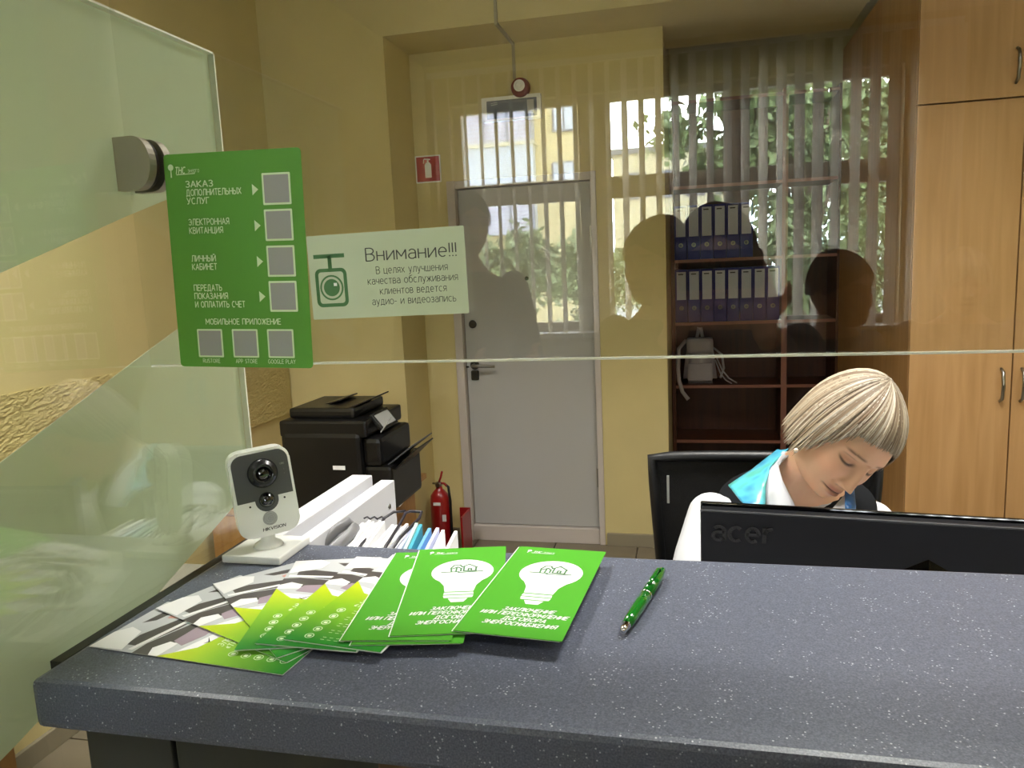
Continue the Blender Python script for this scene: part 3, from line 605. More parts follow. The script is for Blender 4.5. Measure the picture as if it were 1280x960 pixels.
def bulb_leaflet(label, tl, ang, z):
    r = leaflet_root('bulb_leaflet', label, 'leaflet', tl, ang, z, 'green bulb leaflets on the counter')
    for k, bm in enumerate(leaf_sheets(r, 3, 'g')): link('page', fin(bm), M['bulbgreen'] if k else M['paper'], r)
    Z = .0011
    cx, cy, s = .0535, -.070, .033
    base = [[(cx-.0145, cy-.0530), (cx+.0145, cy-.0530), (cx+.0150, cy-.0580), (cx-.0150, cy-.0580)], [(cx-.0150, cy-.0600), (cx+.0150, cy-.0600), (cx+.0140, cy-.0655), (cx-.0140, cy-.0655)], [(cx-.0095, cy-.0675), (cx+.0095, cy-.0675), (cx+.0060, cy-.0755), (cx-.0060, cy-.0755)]]
    flat('bulb_print', [bulb_shape(cx, cy, s)] + base, M['inkw'], r, Z)
    def strokes(pl, th):
        o = []
        for p in pl:
            for a, b in zip(p, p[1:]):
                dx, dy = b[0]-a[0], b[1]-a[1]; l = math.hypot(dx, dy); dx, dy = dx/l*th/2, dy/l*th/2
                o.append([(cx+a[0]-dy-dx, cy+a[1]+dx-dy), (cx+a[0]+dy-dx, cy+a[1]-dx-dy), (cx+b[0]+dy+dx, cy+b[1]-dx+dy), (cx+b[0]-dy+dx, cy+b[1]+dx+dy)])
        return o
    bm = bmesh.new()
    for q in strokes([[(-.022, -.001), (-.004, -.001)], [(-.012, .001), (-.013, .010), (-.010, .017), (-.004, .018), (-.001, .012)], [(-.011, .008), (-.006, .012), (-.002, .008)], [(-.007, .001), (-.007, .010)], [(-.002, .001), (-.002, .008)],
              [(-.001, .012), (.006, .019), (.015, .010)], [(.001, .012), (.001, .001)], [(.014, .011), (.014, .001)], [(.001, .001), (.014, .001)], [(.006, .001), (.006, .007), (.009, .007), (.009, .001)], [(-.004, -.003), (.021, -.001)]], .0019): prism(bm, q, Z+.0002, Z+.0003)
    hd_ = link('house_drawing', fin(bm), M['inkgreen'], r); hd_['kind'] = 'stuff'
    o = dict(bold=.022, shear=.3)
    lettering('lettering', [('ЗАКЛЮЧЕНИЕ', .0550, -.1585, .0092, dict(fit=.049, **o)), ('ИЛИ ПЕРЕОФОРМЛЕНИЕ', .0530, -.1680, .0092, dict(fit=.082, **o)), ('ДОГОВОРА', .0560, -.1775, .0092, dict(fit=.040, **o)), ('ЭНЕРГОСНАБЖЕНИЯ', .0540, -.1870, .0092, dict(fit=.068, **o)),
        ('ТНС', .020, -.0145, .0055, dict(align='LEFT', bold=.02, shear=.2)), ('энерго', .0315, -.0145, .0045, dict(align='LEFT'))], M['inkw'], r, Z+.0002)
    flat('logo_mark', [disc(.0145, -.012, .0024, 12), [(.0125, -.018), (.0135, -.018), (.015, -.012), (.014, -.012)], [(.018, -.0185), (.044, -.0185), (.044, -.0178), (.018, -.0178)]], M['inkw'], r, Z+.0002)
    return r
bulb_leaflet('lowest green leaflet under the bulb leaflets, only its bottom edge showing', (-.330, .787), -80, zz); zz += .0016
bulb_leaflet('leftmost bulb leaflet, half covered by the next one', (-.334, .792), -82, zz); zz += .0016
bulb_leaflet('middle bulb leaflet, bulb fully visible and lettering cut off', (-.308, .800), -77.5, zz); zz += .0016
bulb_leaflet('rightmost bulb leaflet lying on top, all its lettering visible', (-.194, .819), -94, zz)
# pen
pn = thing('ballpoint_pen', 'green ballpoint pen lying on the bare counter right of the leaflets', 'pen', (-.0635, .645, ZT+.0062))
dv = Vector((-.034, .787, 0))-Vector((-.0635, .645, 0)); pn.rotation_euler = (0, 0, math.atan2(dv.y, dv.x)-PI/2)
bm = bmesh.new(); lathe(bm, [(.0015, .0), (.0032, .004), (.0044, .012)], 20, 'Y'); link('tip_cone', fin(bm, True), M['chrome'], pn)
bm = bmesh.new(); lathe(bm, [(.0044, .012), (.0056, .030), (.0060, .060), (.0060, .078)], 20, 'Y'); link('barrel', fin(bm, True), M['pen'], pn)
bm = bmesh.new(); lathe(bm, [(.0061, .078), (.0062, .0795), (.0061, .081)], 20, 'Y'); link('centre_ring', fin(bm, True), M['chrome'], pn)
bm = bmesh.new(); lathe(bm, [(.0060, .081), (.0058, .115), (.0052, .130), (.0036, .141), (.0034, .146)], 20, 'Y'); link('cap', fin(bm, True), M['pen'], pn)
bm = bmesh.new(); tube(bm, [(0, .134, .004), (0, .130, .0085), (0, .105, .0082), (0, .092, .0068)], [(.0022, .0008)]*4, 8, side=Vector((1, 0, 0))); link('clip', fin(bm, True), M['pen'], pn)

# ================================================================ SECURITY CAMERA AND WHITE PARTITION
sc = thing('security_camera', 'small white and grey security camera standing on a square foot on the counter', 'camera', (-.505, .803, 1.1905))
bx('base_plate', (-.040, -.038, 0), (.036, .036, .0095), M['whiteplastic'], sc, .002)
bm = bmesh.new(); lathe(bm, [(.018, .0095), (.016, .013), (.009, .017), (.008, .028), (.001, .029)], 24); link('neck', fin(bm, True), M['whiteplastic'], sc)
hd = link('housing', None, None, sc); 
bm = bmesh.new(); bw, bh = .0355, .104
pts = rrect(-bw, 0, bw, bh, .014, 7)
def slab(bm, pts, y0, y1, bev=.003):
    prism(bm, pts, y0, y1, 'XZ')
    es = [e for e in bm.edges if abs(e.verts[0].co.y-e.verts[1].co.y) < 1e-7]
    bmesh.ops.bevel(bm, geom=es, offset=bev, segments=2, affect='EDGES')
slab(bm, pts, -.014, .014)
bpy.data.objects.remove(hd)
hd = link('housing', fin(bm, False), M['whiteplastic'], sc, (.004, 0, .026), (math.radians(-4), math.radians(-4), math.radians(40)))
bm = bmesh.new()
up = [(-.032, .046), (-.010, .046)] + [(.002+.0135*math.cos(math.radians(a)), .042+.0135*math.sin(math.radians(a))) for a in range(165, 376, 15)] + [(.014, .050), (.0325, .050)]
up = [(-.0325, .0445), (-.0125, .0445)] + [(.001+.0135*math.cos(math.radians(a)), .0430+.0135*math.sin(math.radians(a))) for a in range(180, 361, 15)] + [(.0145, .0465), (.0325, .0465)]
tp = rrect(-.0325, .03, .0325, .1012, .0125, 7); tp = [p for p in tp if p[1] > .08]
prism(bm, up + tp, -.0152, -.0135, 'XZ'); link('dark_faceplate', fin(bm), M['greyplastic'], hd)
bm = bmesh.new(); lathe(bm, [(.017, -.014), (.0175, -.019), (.0150, -.024), (.0135, -.0245), (.0125, -.028), (.0095, -.0285), (.0085, -.024), (.001, -.024)], 36, 'Y', (0.001, 0, .0765)); link('lens_ring', fin(bm, True), M['lensring'], hd)
bm = bmesh.new(); lathe(bm, [(.0085, -.0245), (.0060, -.0265), (.0025, -.0275), (.0003, -.028)], 28, 'Y', (0.001, 0, .0765)); link('lens', fin(bm, True), M['lensglass'], hd)
bm = bmesh.new(); lathe(bm, [(.0095, -.0150), (.0088, -.0170), (.0065, -.0205), (.0035, -.0225), (.0003, -.0232)], 28, 'Y', (.001, 0, .0435)); link('motion_sensor', fin(bm, True), M['lensglass'], hd)
bm = bmesh.new()
for r in (.0085, .0062, .004): lathe(bm, [(r, -.0143), (r-.0005, -.0149), (r-.0014, -.0149), (r-.0019, -.0143)], 28, 'Y', (.001, 0, .0205))
link('speaker_grille', fin(bm), M['greyblank'], hd)
for x, z in ((-.019, .039), (.0215, .0415)): roundpart('microphone_hole', [(.0001, -.0148), (.0012, -.0148), (.0012, -.0140)], (x, 0, z), M['blackplastic'], hd, 'Y', 12)
lettering('lettering', [('HIKVISION', .004, .0085, .0050, dict(bold=.012, shear=.15, fit=.026))], M['inkblack'], hd, .0, Matrix.Translation((0, -.0148, 0)) @ Matrix.Rotation(PI/2, 4, 'X'))
lettering('indicator_text', [('LINK', .025, .083, .003, {}), ('•', .026, .076, .005, {}), ('•', .026, .071, .005, {})], M['greyblank'], hd, 0, Matrix.Translation((0, -.0154, 0)) @ Matrix.Rotation(PI/2, 4, 'X'))

wp = thing('desk_partition', 'low white board running back from the counter beside the document rack', 'partition', (-.51, .846, 0))
bx('side_board', (.012, 0, .765), (.035, .29, 1.188), M['white'], wp, .0015)
bx('outer_board', (-.036, 0, .765), (-.001, .285, 1.197), M['white'], wp, .0015)
bx('spacer', (-.001, .002, .765), (.012, .27, 1.175), M['white'], wp)
roundpart('cam_screw', [(.0001, .0362), (.004, .0362), (.0045, .035)], (0, .262, 1.152), M['steel'], wp, 'X', 14)
# document rack behind the counter: grey arch, black wire tray, papers and cards leaning in it
def frompx(px, py, Y): return P(px, py, Y)
ra = thing('magazine_rack', 'grey plastic arched file holder behind the counter', 'rack', (-.44, .95, .80))
def relp(o, pts): return [Vector(p)-Vector(o) for p in pts]
A0 = (-.44, .95, .80)
arch = [P(384, 704, .860), P(402, 682, .885), P(421, 662, .915), P(436, 653, .935), P(445, 657, .940), P(438, 668, .915), P(420, 684, .890), P(404, 704, .865)]
bm = bmesh.new(); tube(bm, relp(A0, arch), [(.0035, .008)]*8, 10); link('arch_grip', fin(bm, True), M['grip'], ra)
bx('rack_base', (-.025, -.09, -.039), (-.01, .02, -.03), M['grip'], ra); bx('rack_back', (-.025, .01, -.03), (-.005, .016, .30), M['grip'], ra)
A1 = (-.35, .95, .80)
wt = thing('wire_tray', 'black metal tray frame holding white papers behind the counter', 'tray', A1)
fr = [P(470, 705, .862), P(484, 680, .90), P(500, 655, .96), P(507, 641, 1.0), P(513, 639, 1.01), P(527, 640, 1.01), P(524, 648, .99), P(500, 672, .92), P(478, 705, .864)]
bm = bmesh.new(); tube(bm, relp(A1, fr), .0022, 8); tube(bm, relp(A1, [P(436, 705, .862), P(452, 680, .90), P(470, 662, .95), P(480, 648, .985), P(492, 640, 1.0), P(507, 639, 1.01)]), .0020, 8); link('wire_frame', fin(bm, True), M['wire'], wt)
for k in range(3):
    q = [P(455+k*9, 648, .985+.003*k), P(459+k*9, 646, .985), P(463+k*9, 649, .98)]
    bm = bmesh.new(); tube(bm, relp(A1, q), .0013, 6); link('wire_hook', fin(bm, True), M['wire'], wt)
bx('tray_bottom', (-.06, -.08, -.039), (.12, .06, -.034), M['wire'], wt)
def card(nm, label, cat, mt, px0, px1, py1, Y1, th=.0016, grp=None, sheets=1, step=.005):
    a = P(px0, 706, .858); b = P(px1, py1, Y1)
    o = thing(nm, label, cat, (a.x, a.y, .768), group=grp)
    for s_ in range(sheets):
        off = step*s_; q = [(0, 0), (b.y-a.y, 0), (b.y-a.y, b.z-.768), (0, a.z-.768)]; dx = b.x-a.x; bm = bmesh.new(); V = []
        for (yy, z) in q: V.append((yy/(b.y-a.y)*dx+off, yy, z + (random.uniform(-.004, .003) if z else 0)))
        lo = [bm.verts.new(v) for v in V]; hi = [bm.verts.new((v[0]+th, v[1], v[2])) for v in V]
        bm.faces.new(lo); bm.faces.new(hi)
        for i in range(4): bm.faces.new((lo[i], lo[(i+1) % 4], hi[(i+1) % 4], hi[i]))
        link('sheet' if sheets > 1 else 'card_sheet', fin(bm), M[mt], o)
    return o
card('paper_stack', 'white papers between the grey arch and the wire tray', 'papers', 'paper', 408, 452, 651, .955, .0036, None, 7, .0052)
card('paper_stack', 'white papers filed inside the black wire tray', 'papers', 'paper', 446, 490, 656, .965, .0036, None, 6, .0052)
for lb, mt, p0, p1, yt in (('dark lilac divider card at the edge of the wire tray', 'lilac', 486, 514, 656), ('pale mint card left of the teal card', 'mint', 494, 519, 655), ('teal card among the filed papers', 'cyan', 502, 524, 656), ('light blue card right of the teal card', 'blue', 510, 535, 657), ('pale lilac card right of the light blue card', 'lilac', 521, 545, 658), ('white card with a slanted top beside the lilac card', 'paper', 533, 552, 662), ('rightmost white sheet standing near the fire extinguisher', 'paper', 545, 568, 664)):
    card('filed_card', lb, 'card', mt, p0, p1, yt, .965, .0045, 'cards standing in the document rack')

# ================================================================ MONITOR
mo = thing('computer_monitor', 'black computer monitor seen from behind above the counter edge', 'monitor', (.285, 1.15, .76), (0, 0, math.radians(-6)))
bm = bmesh.new(); box(bm, (-.277, -.012, .045), (.277, .012, .382), .004); link('rear_shell', fin(bm), M['monitor'], mo)
bx('bezel', (-.279, .0125, .043), (.279, .020, .3865), M['gloss'], mo, .002)
bx('screen', (-.270, .0201, .055), (.270, .0209, .378), M['gloss'], mo)
bx('top_lip', (-.277, -.0115, .3785), (.277, -.0095, .3815), M['greyplastic'], mo)
bm = bmesh.new()
v = [bm.verts.new(p) for p in ((-.015, -.0125, .30), (.085, -.0125, .30), (.036, -.0125, .3285), (-.04, -.0125, .18), (.11, -.0125, .18), (.036, -.060, .22), (.036, -.035, .295))]
for f in ((0, 2, 6), (2, 1, 6), (0, 6, 5, 3), (6, 1, 4, 5), (3, 5, 4)): bm.faces.new([v[i] for i in f])
link('hinge_cover', fin(bm), M['gloss'], mo)
bm = bmesh.new(); box(bm, (.015, -.055, .008), (.055, -.030, .25), .004); link('stand_neck', fin(bm), M['gloss'], mo)
bm = bmesh.new(); lathe(bm, [(.11, 0), (.11, .006), (.03, .012)], 32, 'Z', (.035, -.03, 0)); link('stand_foot', fin(bm, False), M['gloss'], mo)
lettering('lettering', [('acer', -.215, .3515, .043, dict(bold=.016, shear=.05, fit=.085, ext=.0008))], M['gloss'], mo, 0, Matrix.Translation((0, -.0133, 0)) @ Matrix.Rotation(PI/2, 4, 'X'))

# ================================================================ PRINTER CORNER
pc = thing('printer_cabinet', 'light brown low wooden cabinet under the black printer', 'cabinet', (-1.70, 3.10, 0))
bx('carcass', (-.36, -.24, .02), (.36, .35, .52), M['stand'], pc, .002)
bx('cabinet_top', (-.38, -.26, .52), (.42, .37, .545), M['stand'], pc, .002)
bx('plinth', (-.34, -.22, 0), (.34, .33, .02), M['darkwood'], pc)
for x in (-.355, .004):
    d = bx('door', (x, -.258, .04), (x+.351, -.241, .51), M['stand'], pc, .002); bm = bmesh.new(); kx = x+(.31 if x < 0 else .04); tube(bm, [(kx, -.262, .36), (kx, -.28, .37), (kx, -.28, .44), (kx, -.262, .45)], .004, 8); link('handle', fin(bm, True), M['steel'], d)
prn = thing('office_printer', 'black multifunction office printer on the wooden cabinet in the corner', 'printer', (-1.50, 3.02, .5455), (0, 0, math.radians(0)))
bx('body', (-.19, -.17, 0), (.17, .22, .335), M['blackplastic'], prn, .02)
bx('scanner_unit', (-.195, -.165, .315), (.20, .23, .385), M['blackplastic'], prn, .012)
bx('document_feeder', (-.17, -.12, .385), (.13, .20, .43), M['blackplastic'], prn, .014)
bm = bmesh.new(); box(bm, (-.13, -.02, 0), (.05, .17, .006), .002, Matrix.Translation((-.03, 0, .43)) @ Matrix.Rotation(math.radians(-14), 4, 'Y')); link('feeder_tray', fin(bm), M['blackplastic'], prn)
bm = bmesh.new(); box(bm, (0, -.10, 0), (.11, .09, .006), .002, Matrix.Translation((.10, 0, .425)) @ Matrix.Rotation(math.radians(-20), 4, 'Y')); link('feeder_flap', fin(bm), M['blackplastic'], prn)
bm = bmesh.new(); box(bm, (0, -.1, 0), (.015, .07, .085), .003, Matrix.Translation((.235, 0, .325)) @ Matrix.Rotation(math.radians(-38), 4, 'Y')); cp = link('control_panel', fin(bm), M['blackplastic'], prn)
bm = bmesh.new(); box(bm, (.0152, -.085, .012), (.017, .055, .072), .0005, Matrix.Translation((.235, 0, .325)) @ Matrix.Rotation(math.radians(-38), 4, 'Y')); link('touch_screen', fin(bm), M['greyblank'], cp)
bm = bmesh.new(); tube(bm, [(.234, -.101, .325), (.286, -.101, .392)], .003, 6); link('panel_edge', fin(bm), M['greyblank'], cp)
bx('right_body', (.17, -.15, 0), (.29, .2, .19), M['blackplastic'], prn, .015)
bx('upper_right_body', (.17, -.15, .19), (.25, .2, .31), M['blackplastic'], prn, .02)
for a, l, z in ((42, .19, .12), (36, .17, .17)):
    bm = bmesh.new(); box(bm, (0, -.11, 0), (l, .13, .006), .002, Matrix.Translation((.24, 0, z)) @ Matrix.Rotation(math.radians(-a), 4, 'Y')); link('paper_tray', fin(bm), M['blackplastic'] if a > 40 else M['greyplastic'], prn)
bx('energy_label', (.04, -.1715, .18), (.095, -.1702, .197), M['paper'], prn)
bm = bmesh.new(); tube(bm, [(.125, -.172, .03), (.125, -.182, .04), (.135, -.182, .10), (.135, -.172, .11)], .004, 8); link('side_grip', fin(bm, True), M['greyplastic'], prn)
ps = thing('paper_sheet', 'loose white sheet sticking out beside the printer', 'paper', (-1.36, 3.02, .5456)); bx('sheet', (.04, -.1, 0), (.14, .06, .002), M['paper'], ps, rot=(0, 0, .1))
# fire extinguisher and its red stand
fe = thing('fire_extinguisher', 'red fire extinguisher standing by the door frame', 'fire extinguisher', (-1.335, 3.80, 0))
bm = bmesh.new(); lathe(bm, [(.045, 0), (.052, .01), (.053, .05), (.053, .30), (.048, .33), (.030, .355), (.018, .365), (.016, .38)], 32); bd = link('cylinder', fin(bm, True), M['red'], fe)
bx('printed_label', (-.02, -.0545, .288), (.02, -.051, .304), M['paper'], bd); bx('printed_label', (.025, -.0500, .2), (.045, -.043, .235), M['paper'], bd)
bm = bmesh.new(); lathe(bm, [(.014, .38), (.018, .385), (.018, .40), (.010, .405)], 20); tube(bm, [(-.035, 0, .395), (.03, 0, .395)], .006, 8); link('valve', fin(bm, True), M['steel'], fe)
bm = bmesh.new(); tube(bm, [(.0, 0, .40), (.012, 0, .43), (.022, -.004, .462)], [(.009, .006)]*3, 8); tube(bm, [(.0, 0, .395), (.03, -.01, .40), (.045, -.01, .385)], [.006]*3, 8); link('lever', fin(bm, True), M['red'], fe)
roundpart('pressure_gauge', [(.0001, -.016), (.012, -.016), (.013, -.004)], (0.0, -.012, .392), M['steel'], fe, 'Y', 18)
bm = bmesh.new(); tube(bm, [(.03, 0, .395), (.055, -.01, .38), (.062, -.01, .30), (.060, -.01, .15), (.058, -.01, .08)], [.007, .007, .007, .008, .011], 10); link('hose', fin(bm, True), M['blackplastic'], fe)
es_ = thing('extinguisher_stand', 'low red metal stand beside the fire extinguisher', 'stand', (-1.21, 3.80, 0))
bx('back_plate', (-.04, .07, 0), (.02, .08, .24), M['red'], es_, .002); bx('side_plate', (.010, -.08, 0), (.02, .07, .235), M['red'], es_, .002); bx('foot_plate', (-.04, -.08, 0), (.01, .07, .012), M['red'], es_, .002)
# wall signs
sg1 = thing('extinguisher_sign', 'red square fire extinguisher sign with white border left above the door', 'sign', (-1.368, 4.0299, 2.062), (PI/2, 0, 0))
bm = bmesh.new(); prism(bm, rrect(-.071, -.071, .071, .071, .003, 2), -.0001, .003); link('white_border', fin(bm), M['paper'], sg1)
flat('red_field', [rrect(-.064, -.064, .064, .064, .002, 2)], M['signred'], sg1, .0031)
flat('pictogram', [[(-.018, -.045)] + [(.018, -.045), (.018, .022), (.010, .034), (-.010, .034), (-.018, .022)], [(-.005, .034), (.005, .034), (.005, .046), (-.005, .046)], [(-.022, .050), (.014, .046), (.014, .052), (-.020, .056)], [(-.026, .030), (-.022, .030), (-.020, .052), (-.024, .052)]], M['paper'], sg1, .0033)
al = thing('fire_alarm_sounder', 'round dark red fire alarm with white centre high above the door', 'alarm', (-.842, 4.03, 2.424))
roundpart('housing', [(.047, 0), (.05, -.02), (.045, -.045), (.03, -.05), (.001, -.05)], (0, 0, 0), mat('alarm_red', rgb(110, 32, 30), .4), al)
roundpart('sounder_cone', [(.028, -.049), (.029, -.056), (.020, -.056), (.018, -.052), (.012, -.052), (.010, -.057), (.001, -.057)], (0, 0, .005), M['whiteplastic'], al)
cb = thing('alarm_cable', 'thin white cable duct rising from the fire alarm over the beam', 'cable')
bm = bmesh.new(); box(bm, (-.882, 4.018, 2.475), (-.868, 4.03, 2.65)); box(bm, (-.882, 3.668, 2.638), (-.868, 4.03, 2.65)); box(bm, (-.882, 3.668, 2.65), (-.868, 3.68, 3.14)); link('duct', fin(bm), M['ceil'], cb)
ex = thing('exit_light', 'white framed dark information light above the door', 'sign', (-.895, 4.03, 2.33), (PI/2, 0, 0))
bm = bmesh.new(); prism(bm, rrect(-.155, -.06, .155, .06, .004, 2), 0, .028); link('housing', fin(bm), M['whiteplastic'], ex)
flat('dark_panel', [rrect(-.128, -.048, .135, .042, .003, 2)], mat('panel_blue', rgb(70, 82, 100), .3), ex, .0282, .001)
flat('pale_marks', [rrect(.085, -.035, .120, .032, .002, 2), [(-.105, .018), (-.070, .022), (-.070, .026), (-.105, .022)], [(-.105, .028), (-.070, .031), (-.070, .034), (-.105, .031)]], M['greyblank'], ex, .0294, .0004)
roundpart('light_bracket', [(.0001, 0), (.012, 0), (.012, -.01)], (0, 0, 0), M['white'], ex) if False else None
bx('wall_socket', (0, 0, 0), (.02, .01, .05), M['white'], None) if False else None

# ================================================================ BOOKCASE, BINDERS, BACKPACK
bc = thing('bookcase', 'tall dark brown open bookcase in the alcove behind the woman', 'bookcase', (-.125, 4.75, 0))
for x in (0, .635, .93): bx('upright', (x, .0, 0), (x+.022, .33, 2.45), M['darkwood'], bc, .001)
bx('divider_face', (.630, -.004, 0), (.662, .0, 2.45), M['shelfedge'], bc)
bx('back_panel', (.022, .325, 0), (.93, .335, 2.45), M['darkwood'], bc)
for z in (.05, .425, .765, 1.148, 1.522, 1.95, 2.43):
    for x0, x1 in ((.022, .634), (.658, .929)):
        s = bx('shelf', (x0, .004, z-.018), (x1, .325, z), M['darkwood'], bc); bx('shelf_edge', (x0, 0, z-.018), (x1, .004, z), M['shelfedge'], s)
def binder(x, z, label):
    o = thing('ring_binder', label, 'binder', (x, 4.765, z), group='blue ring binders on the bookcase')
    return o
b0 = binder(0, 0, '')
bm = bmesh.new(); box(bm, (-.0365, 0, 0), (.0365, .28, .315), .003); link('cover', fin(bm), M['navy'], b0)
sp = bx('spine_label', (-.0275, -.0012, .135), (.0275, -.0001, .302), M['spine'], b0)
bx('label_print', (-.018, -.0018, .284), (.012, -.0013, .291), M['inkgrey'], sp)
bm = bmesh.new(); lathe(bm, [(.013, 0), (.013, -.002), (.009, -.002), (.008, 0)], 20, 'Y', (0, 0, .085)); link('finger_ring', fin(bm), M['steel'], b0)
ords = ['first', 'second', 'third', 'fourth', 'fifth', 'sixth', 'seventh', 'eighth']
k = 0
for row, (z, n) in enumerate(((1.1485, 8), (1.5225, 6))):
    for i in range(n):
        lb = 'navy blue ring binder, %s from the left on the %s binder shelf' % (ords[i], 'lower' if row == 0 else 'upper')
        o = b0 if k == 0 else copy_tree(b0)
        dx = .0845 if row == 0 else .0845
        o.location = (-.065+dx*i*.888, 4.765+random.uniform(0, .006), z); o['label'] = lb; k += 1
bp_ = thing('small_backpack', 'small pale grey backpack with hanging straps on the middle shelf', 'backpack', (.04, 4.85, .766))
bm = bmesh.new(); g = bmesh.ops.create_cube(bm, size=1)
for v in g['verts']: v.co = Vector((v.co.x*(.21 if v.co.z < 0 else .15), v.co.y*.12, v.co.z*.27+.135))
bmesh.ops.bevel(bm, geom=bm.edges[:], offset=.03, segments=4, affect='EDGES'); link('bag_body', fin(bm, True), M['bag'], bp_)
bm = bmesh.new(); box(bm, (-.075, -.072, .02), (.075, -.055, .13), .012); link('front_pocket', fin(bm), M['bag'], bp_)
bm = bmesh.new(); box(bm, (-.08, -.066, .19), (.08, .05, .28), .02); link('flap', fin(bm), M['bag'], bp_)
bm = bmesh.new(); tube(bm, [(-.02, 0, .27), (-.01, -.02, .31), (-.005, -.03, .345), (.008, -.03, .34), (.02, 0, .27)], [(.012, .004)]*5, 8); link('top_handle', fin(bm, True), M['bag'], bp_)
bm = bmesh.new(); tube(bm, [(-.08, -.03, .27), (-.125, -.07, .22), (-.13, -.09, .10), (-.125, -.1, .03), (-.105, -.11, -.04), (-.07, -.12, -.085)], [(.012, .004)]*6, 8, side=Vector((1, 0, 0))); link('shoulder_strap', fin(bm, True), M['bag'], bp_)
bm = bmesh.new(); tube(bm, [(.08, -.03, .22), (.13, -.06, .18), (.14, -.08, .10), (.12, -.08, .04)], [(.012, .004)]*4, 8); link('shoulder_strap', fin(bm, True), M['bag'], bp_)
for q in (((.1, -.07, .16), (.13, -.09, .09), (.17, -.1, .04), (.215, -.1, .012)), ((.09, -.07, .15), (.12, -.09, .07), (.15, -.1, .03), (.185, -.1, .008))):
    bm = bmesh.new(); tube(bm, q, [(.006, .003)]*4, 8); link('dangling_cord', fin(bm, True), M['bag'], bp_)
# ================================================================ WARDROBES
def handle_obj(par, x, y, z0, z1):
    bm = bmesh.new(); tube(bm, [(x, y, z1), (x, y-.022, z1-.012), (x, y-.03, (z0+z1)/2), (x, y-.022, z0+.012), (x, y, z0)], [.005, .006, .0065, .006, .005], 10); link('handle', fin(bm, True), M['steel'], par)
wd = thing('wardrobe', 'tall light wood wardrobe on the right with bow handles', 'wardrobe', (.808, 3.2, 0))
bx('side_panel', (0, .018, 0), (.02, .60, 2.9), M['wood'], wd, .001); bx('side_panel', (.98, .018, 0), (1.0, .60, 2.9), M['wood'], wd, .001)
bx('back_panel', (.02, .58, 0), (.98, .60, 2.9), M['wood'], wd); bx('top_panel', (.02, .02, 2.88), (.98, .58, 2.9), M['wood'], wd); bx('plinth', (.02, .03, 0), (.98, .05, .08), M['wood'], wd)
for x0, x1 in ((0, .3525), (.3565, .706), (.710, 1.0)):
    for z0, z1, hz in ((.085, 2.038, (.94, 1.065)), (2.044, 2.9, (2.09, 2.21))):
        d = bx('door', (x0+.001, 0, z0), (x1, .017, z1), M['wood'], wd, .0012)
        if x0 < .7: handle_obj(d, x0+.318 if x0 < .3 else x0+.03, 0, *hz)
tc2 = thing('tall_cabinet', 'tall wooden cabinet standing between the wardrobe and the bookcase', 'cabinet', (.815, 3.805, 0))
bx('side_panel', (0, 0, 0), (.02, .93, 2.62), mat('cabinet_side_wood', rgb(176, 134, 88), .5, noise=.12, scale=3, stretch=(8, 8, .6)), tc2, .001); bx('body', (.02, .0, 0), (.9, .93, 2.62), M['wood'], tc2)

# ================================================================ OFFICE CHAIR
ch = thing('office_chair', 'black mesh backed office chair behind the seated woman', 'chair', (.16, 1.93, 0))
def curved(bm, x0, x1, z0, z1, yo, depth, th, n=12, r=.04):
    pts = rrect(x0, z0, x1, z1, r, 5)
    f = [bm.verts.new((x, yo+depth*((x-(x0+x1)/2)/((x1-x0)/2))**2*-1, z)) for x, z in pts]; b = [bm.verts.new((x, yo+th+depth*((x-(x0+x1)/2)/((x1-x0)/2))**2*-1, z)) for x, z in pts]
    N = len(pts)
    for i in range(N): bm.faces.new((f[i], f[(i+1) % N], b[(i+1) % N], b[i]))
    return f, b
bm = bmesh.new(); NX, NZ = 14, 10
def back_pt(u, v): # u -1..1, v 0..1
    x = u*(.262-.03*(1-v)); return Vector((x, -.012*u*u+.05*(1-v)*(1-v)-.02, .56+v*.478-.003*abs(u)**4))
V = [[bm.verts.new(back_pt(-1+2*i/NX, j/NZ)) for i in range(NX+1)] for j in range(NZ+1)]
V2 = [[bm.verts.new(back_pt(-1+2*i/NX, j/NZ)+Vector((0, .01, 0))) for i in range(NX+1)] for j in range(NZ+1)]
for j in range(NZ):
    for i in range(NX): bm.faces.new((V[j][i], V[j][i+1], V[j+1][i+1], V[j+1][i])); bm.faces.new((V2[j][i], V2[j+1][i], V2[j+1][i+1], V2[j][i+1]))
link('mesh_back', fin(bm, True), M['mesh'], ch)
bm = bmesh.new(); loop = [back_pt(-1, t/8) for t in range(9)] + [back_pt(-1+2*t/12, 1) for t in range(1, 12)] + [back_pt(1, 1-t/8) for t in range(9)] + [back_pt(1-2*t/12, 0) for t in range(1, 13)]
tube(bm, [p+Vector((0, .004, 0)) for p in loop], .014, 10); link('back_frame', fin(bm, True), M['chair'], ch)
lettering('lettering', [('Metta', 0, 0, .018, dict(sx=1.0))], M['greyblank'], ch, 0, Matrix.Translation((-.222, -.075, .955)) @ Matrix.Rotation(PI/2, 4, 'X') @ Matrix.Rotation(-PI/2, 4, 'Z')) if False else None
bx('brand_patch', (-.226, -.066, .93), (-.220, -.063, 1.0), M['greyblank'], ch)
bm = bmesh.new(); box(bm, (-.25, -.46, .43), (.25, .02, .50), .03); link('seat', fin(bm, True), M['mesh'], ch)
bm = bmesh.new(); tube(bm, [(0, -.2, .40), (0, .06, .42), (0, .07, .6), (0, .05, .8)], [(.03, .012)]*4, 8); link('back_support', fin(bm, True), M['chair'], ch)
bm = bmesh.new(); lathe(bm, [(.03, .1), (.03, .28), (.018, .28), (.018, .43)], 16, 'Z', (0, -.2, 0)); link('gas_lift', fin(bm, False), M['steel'], ch)
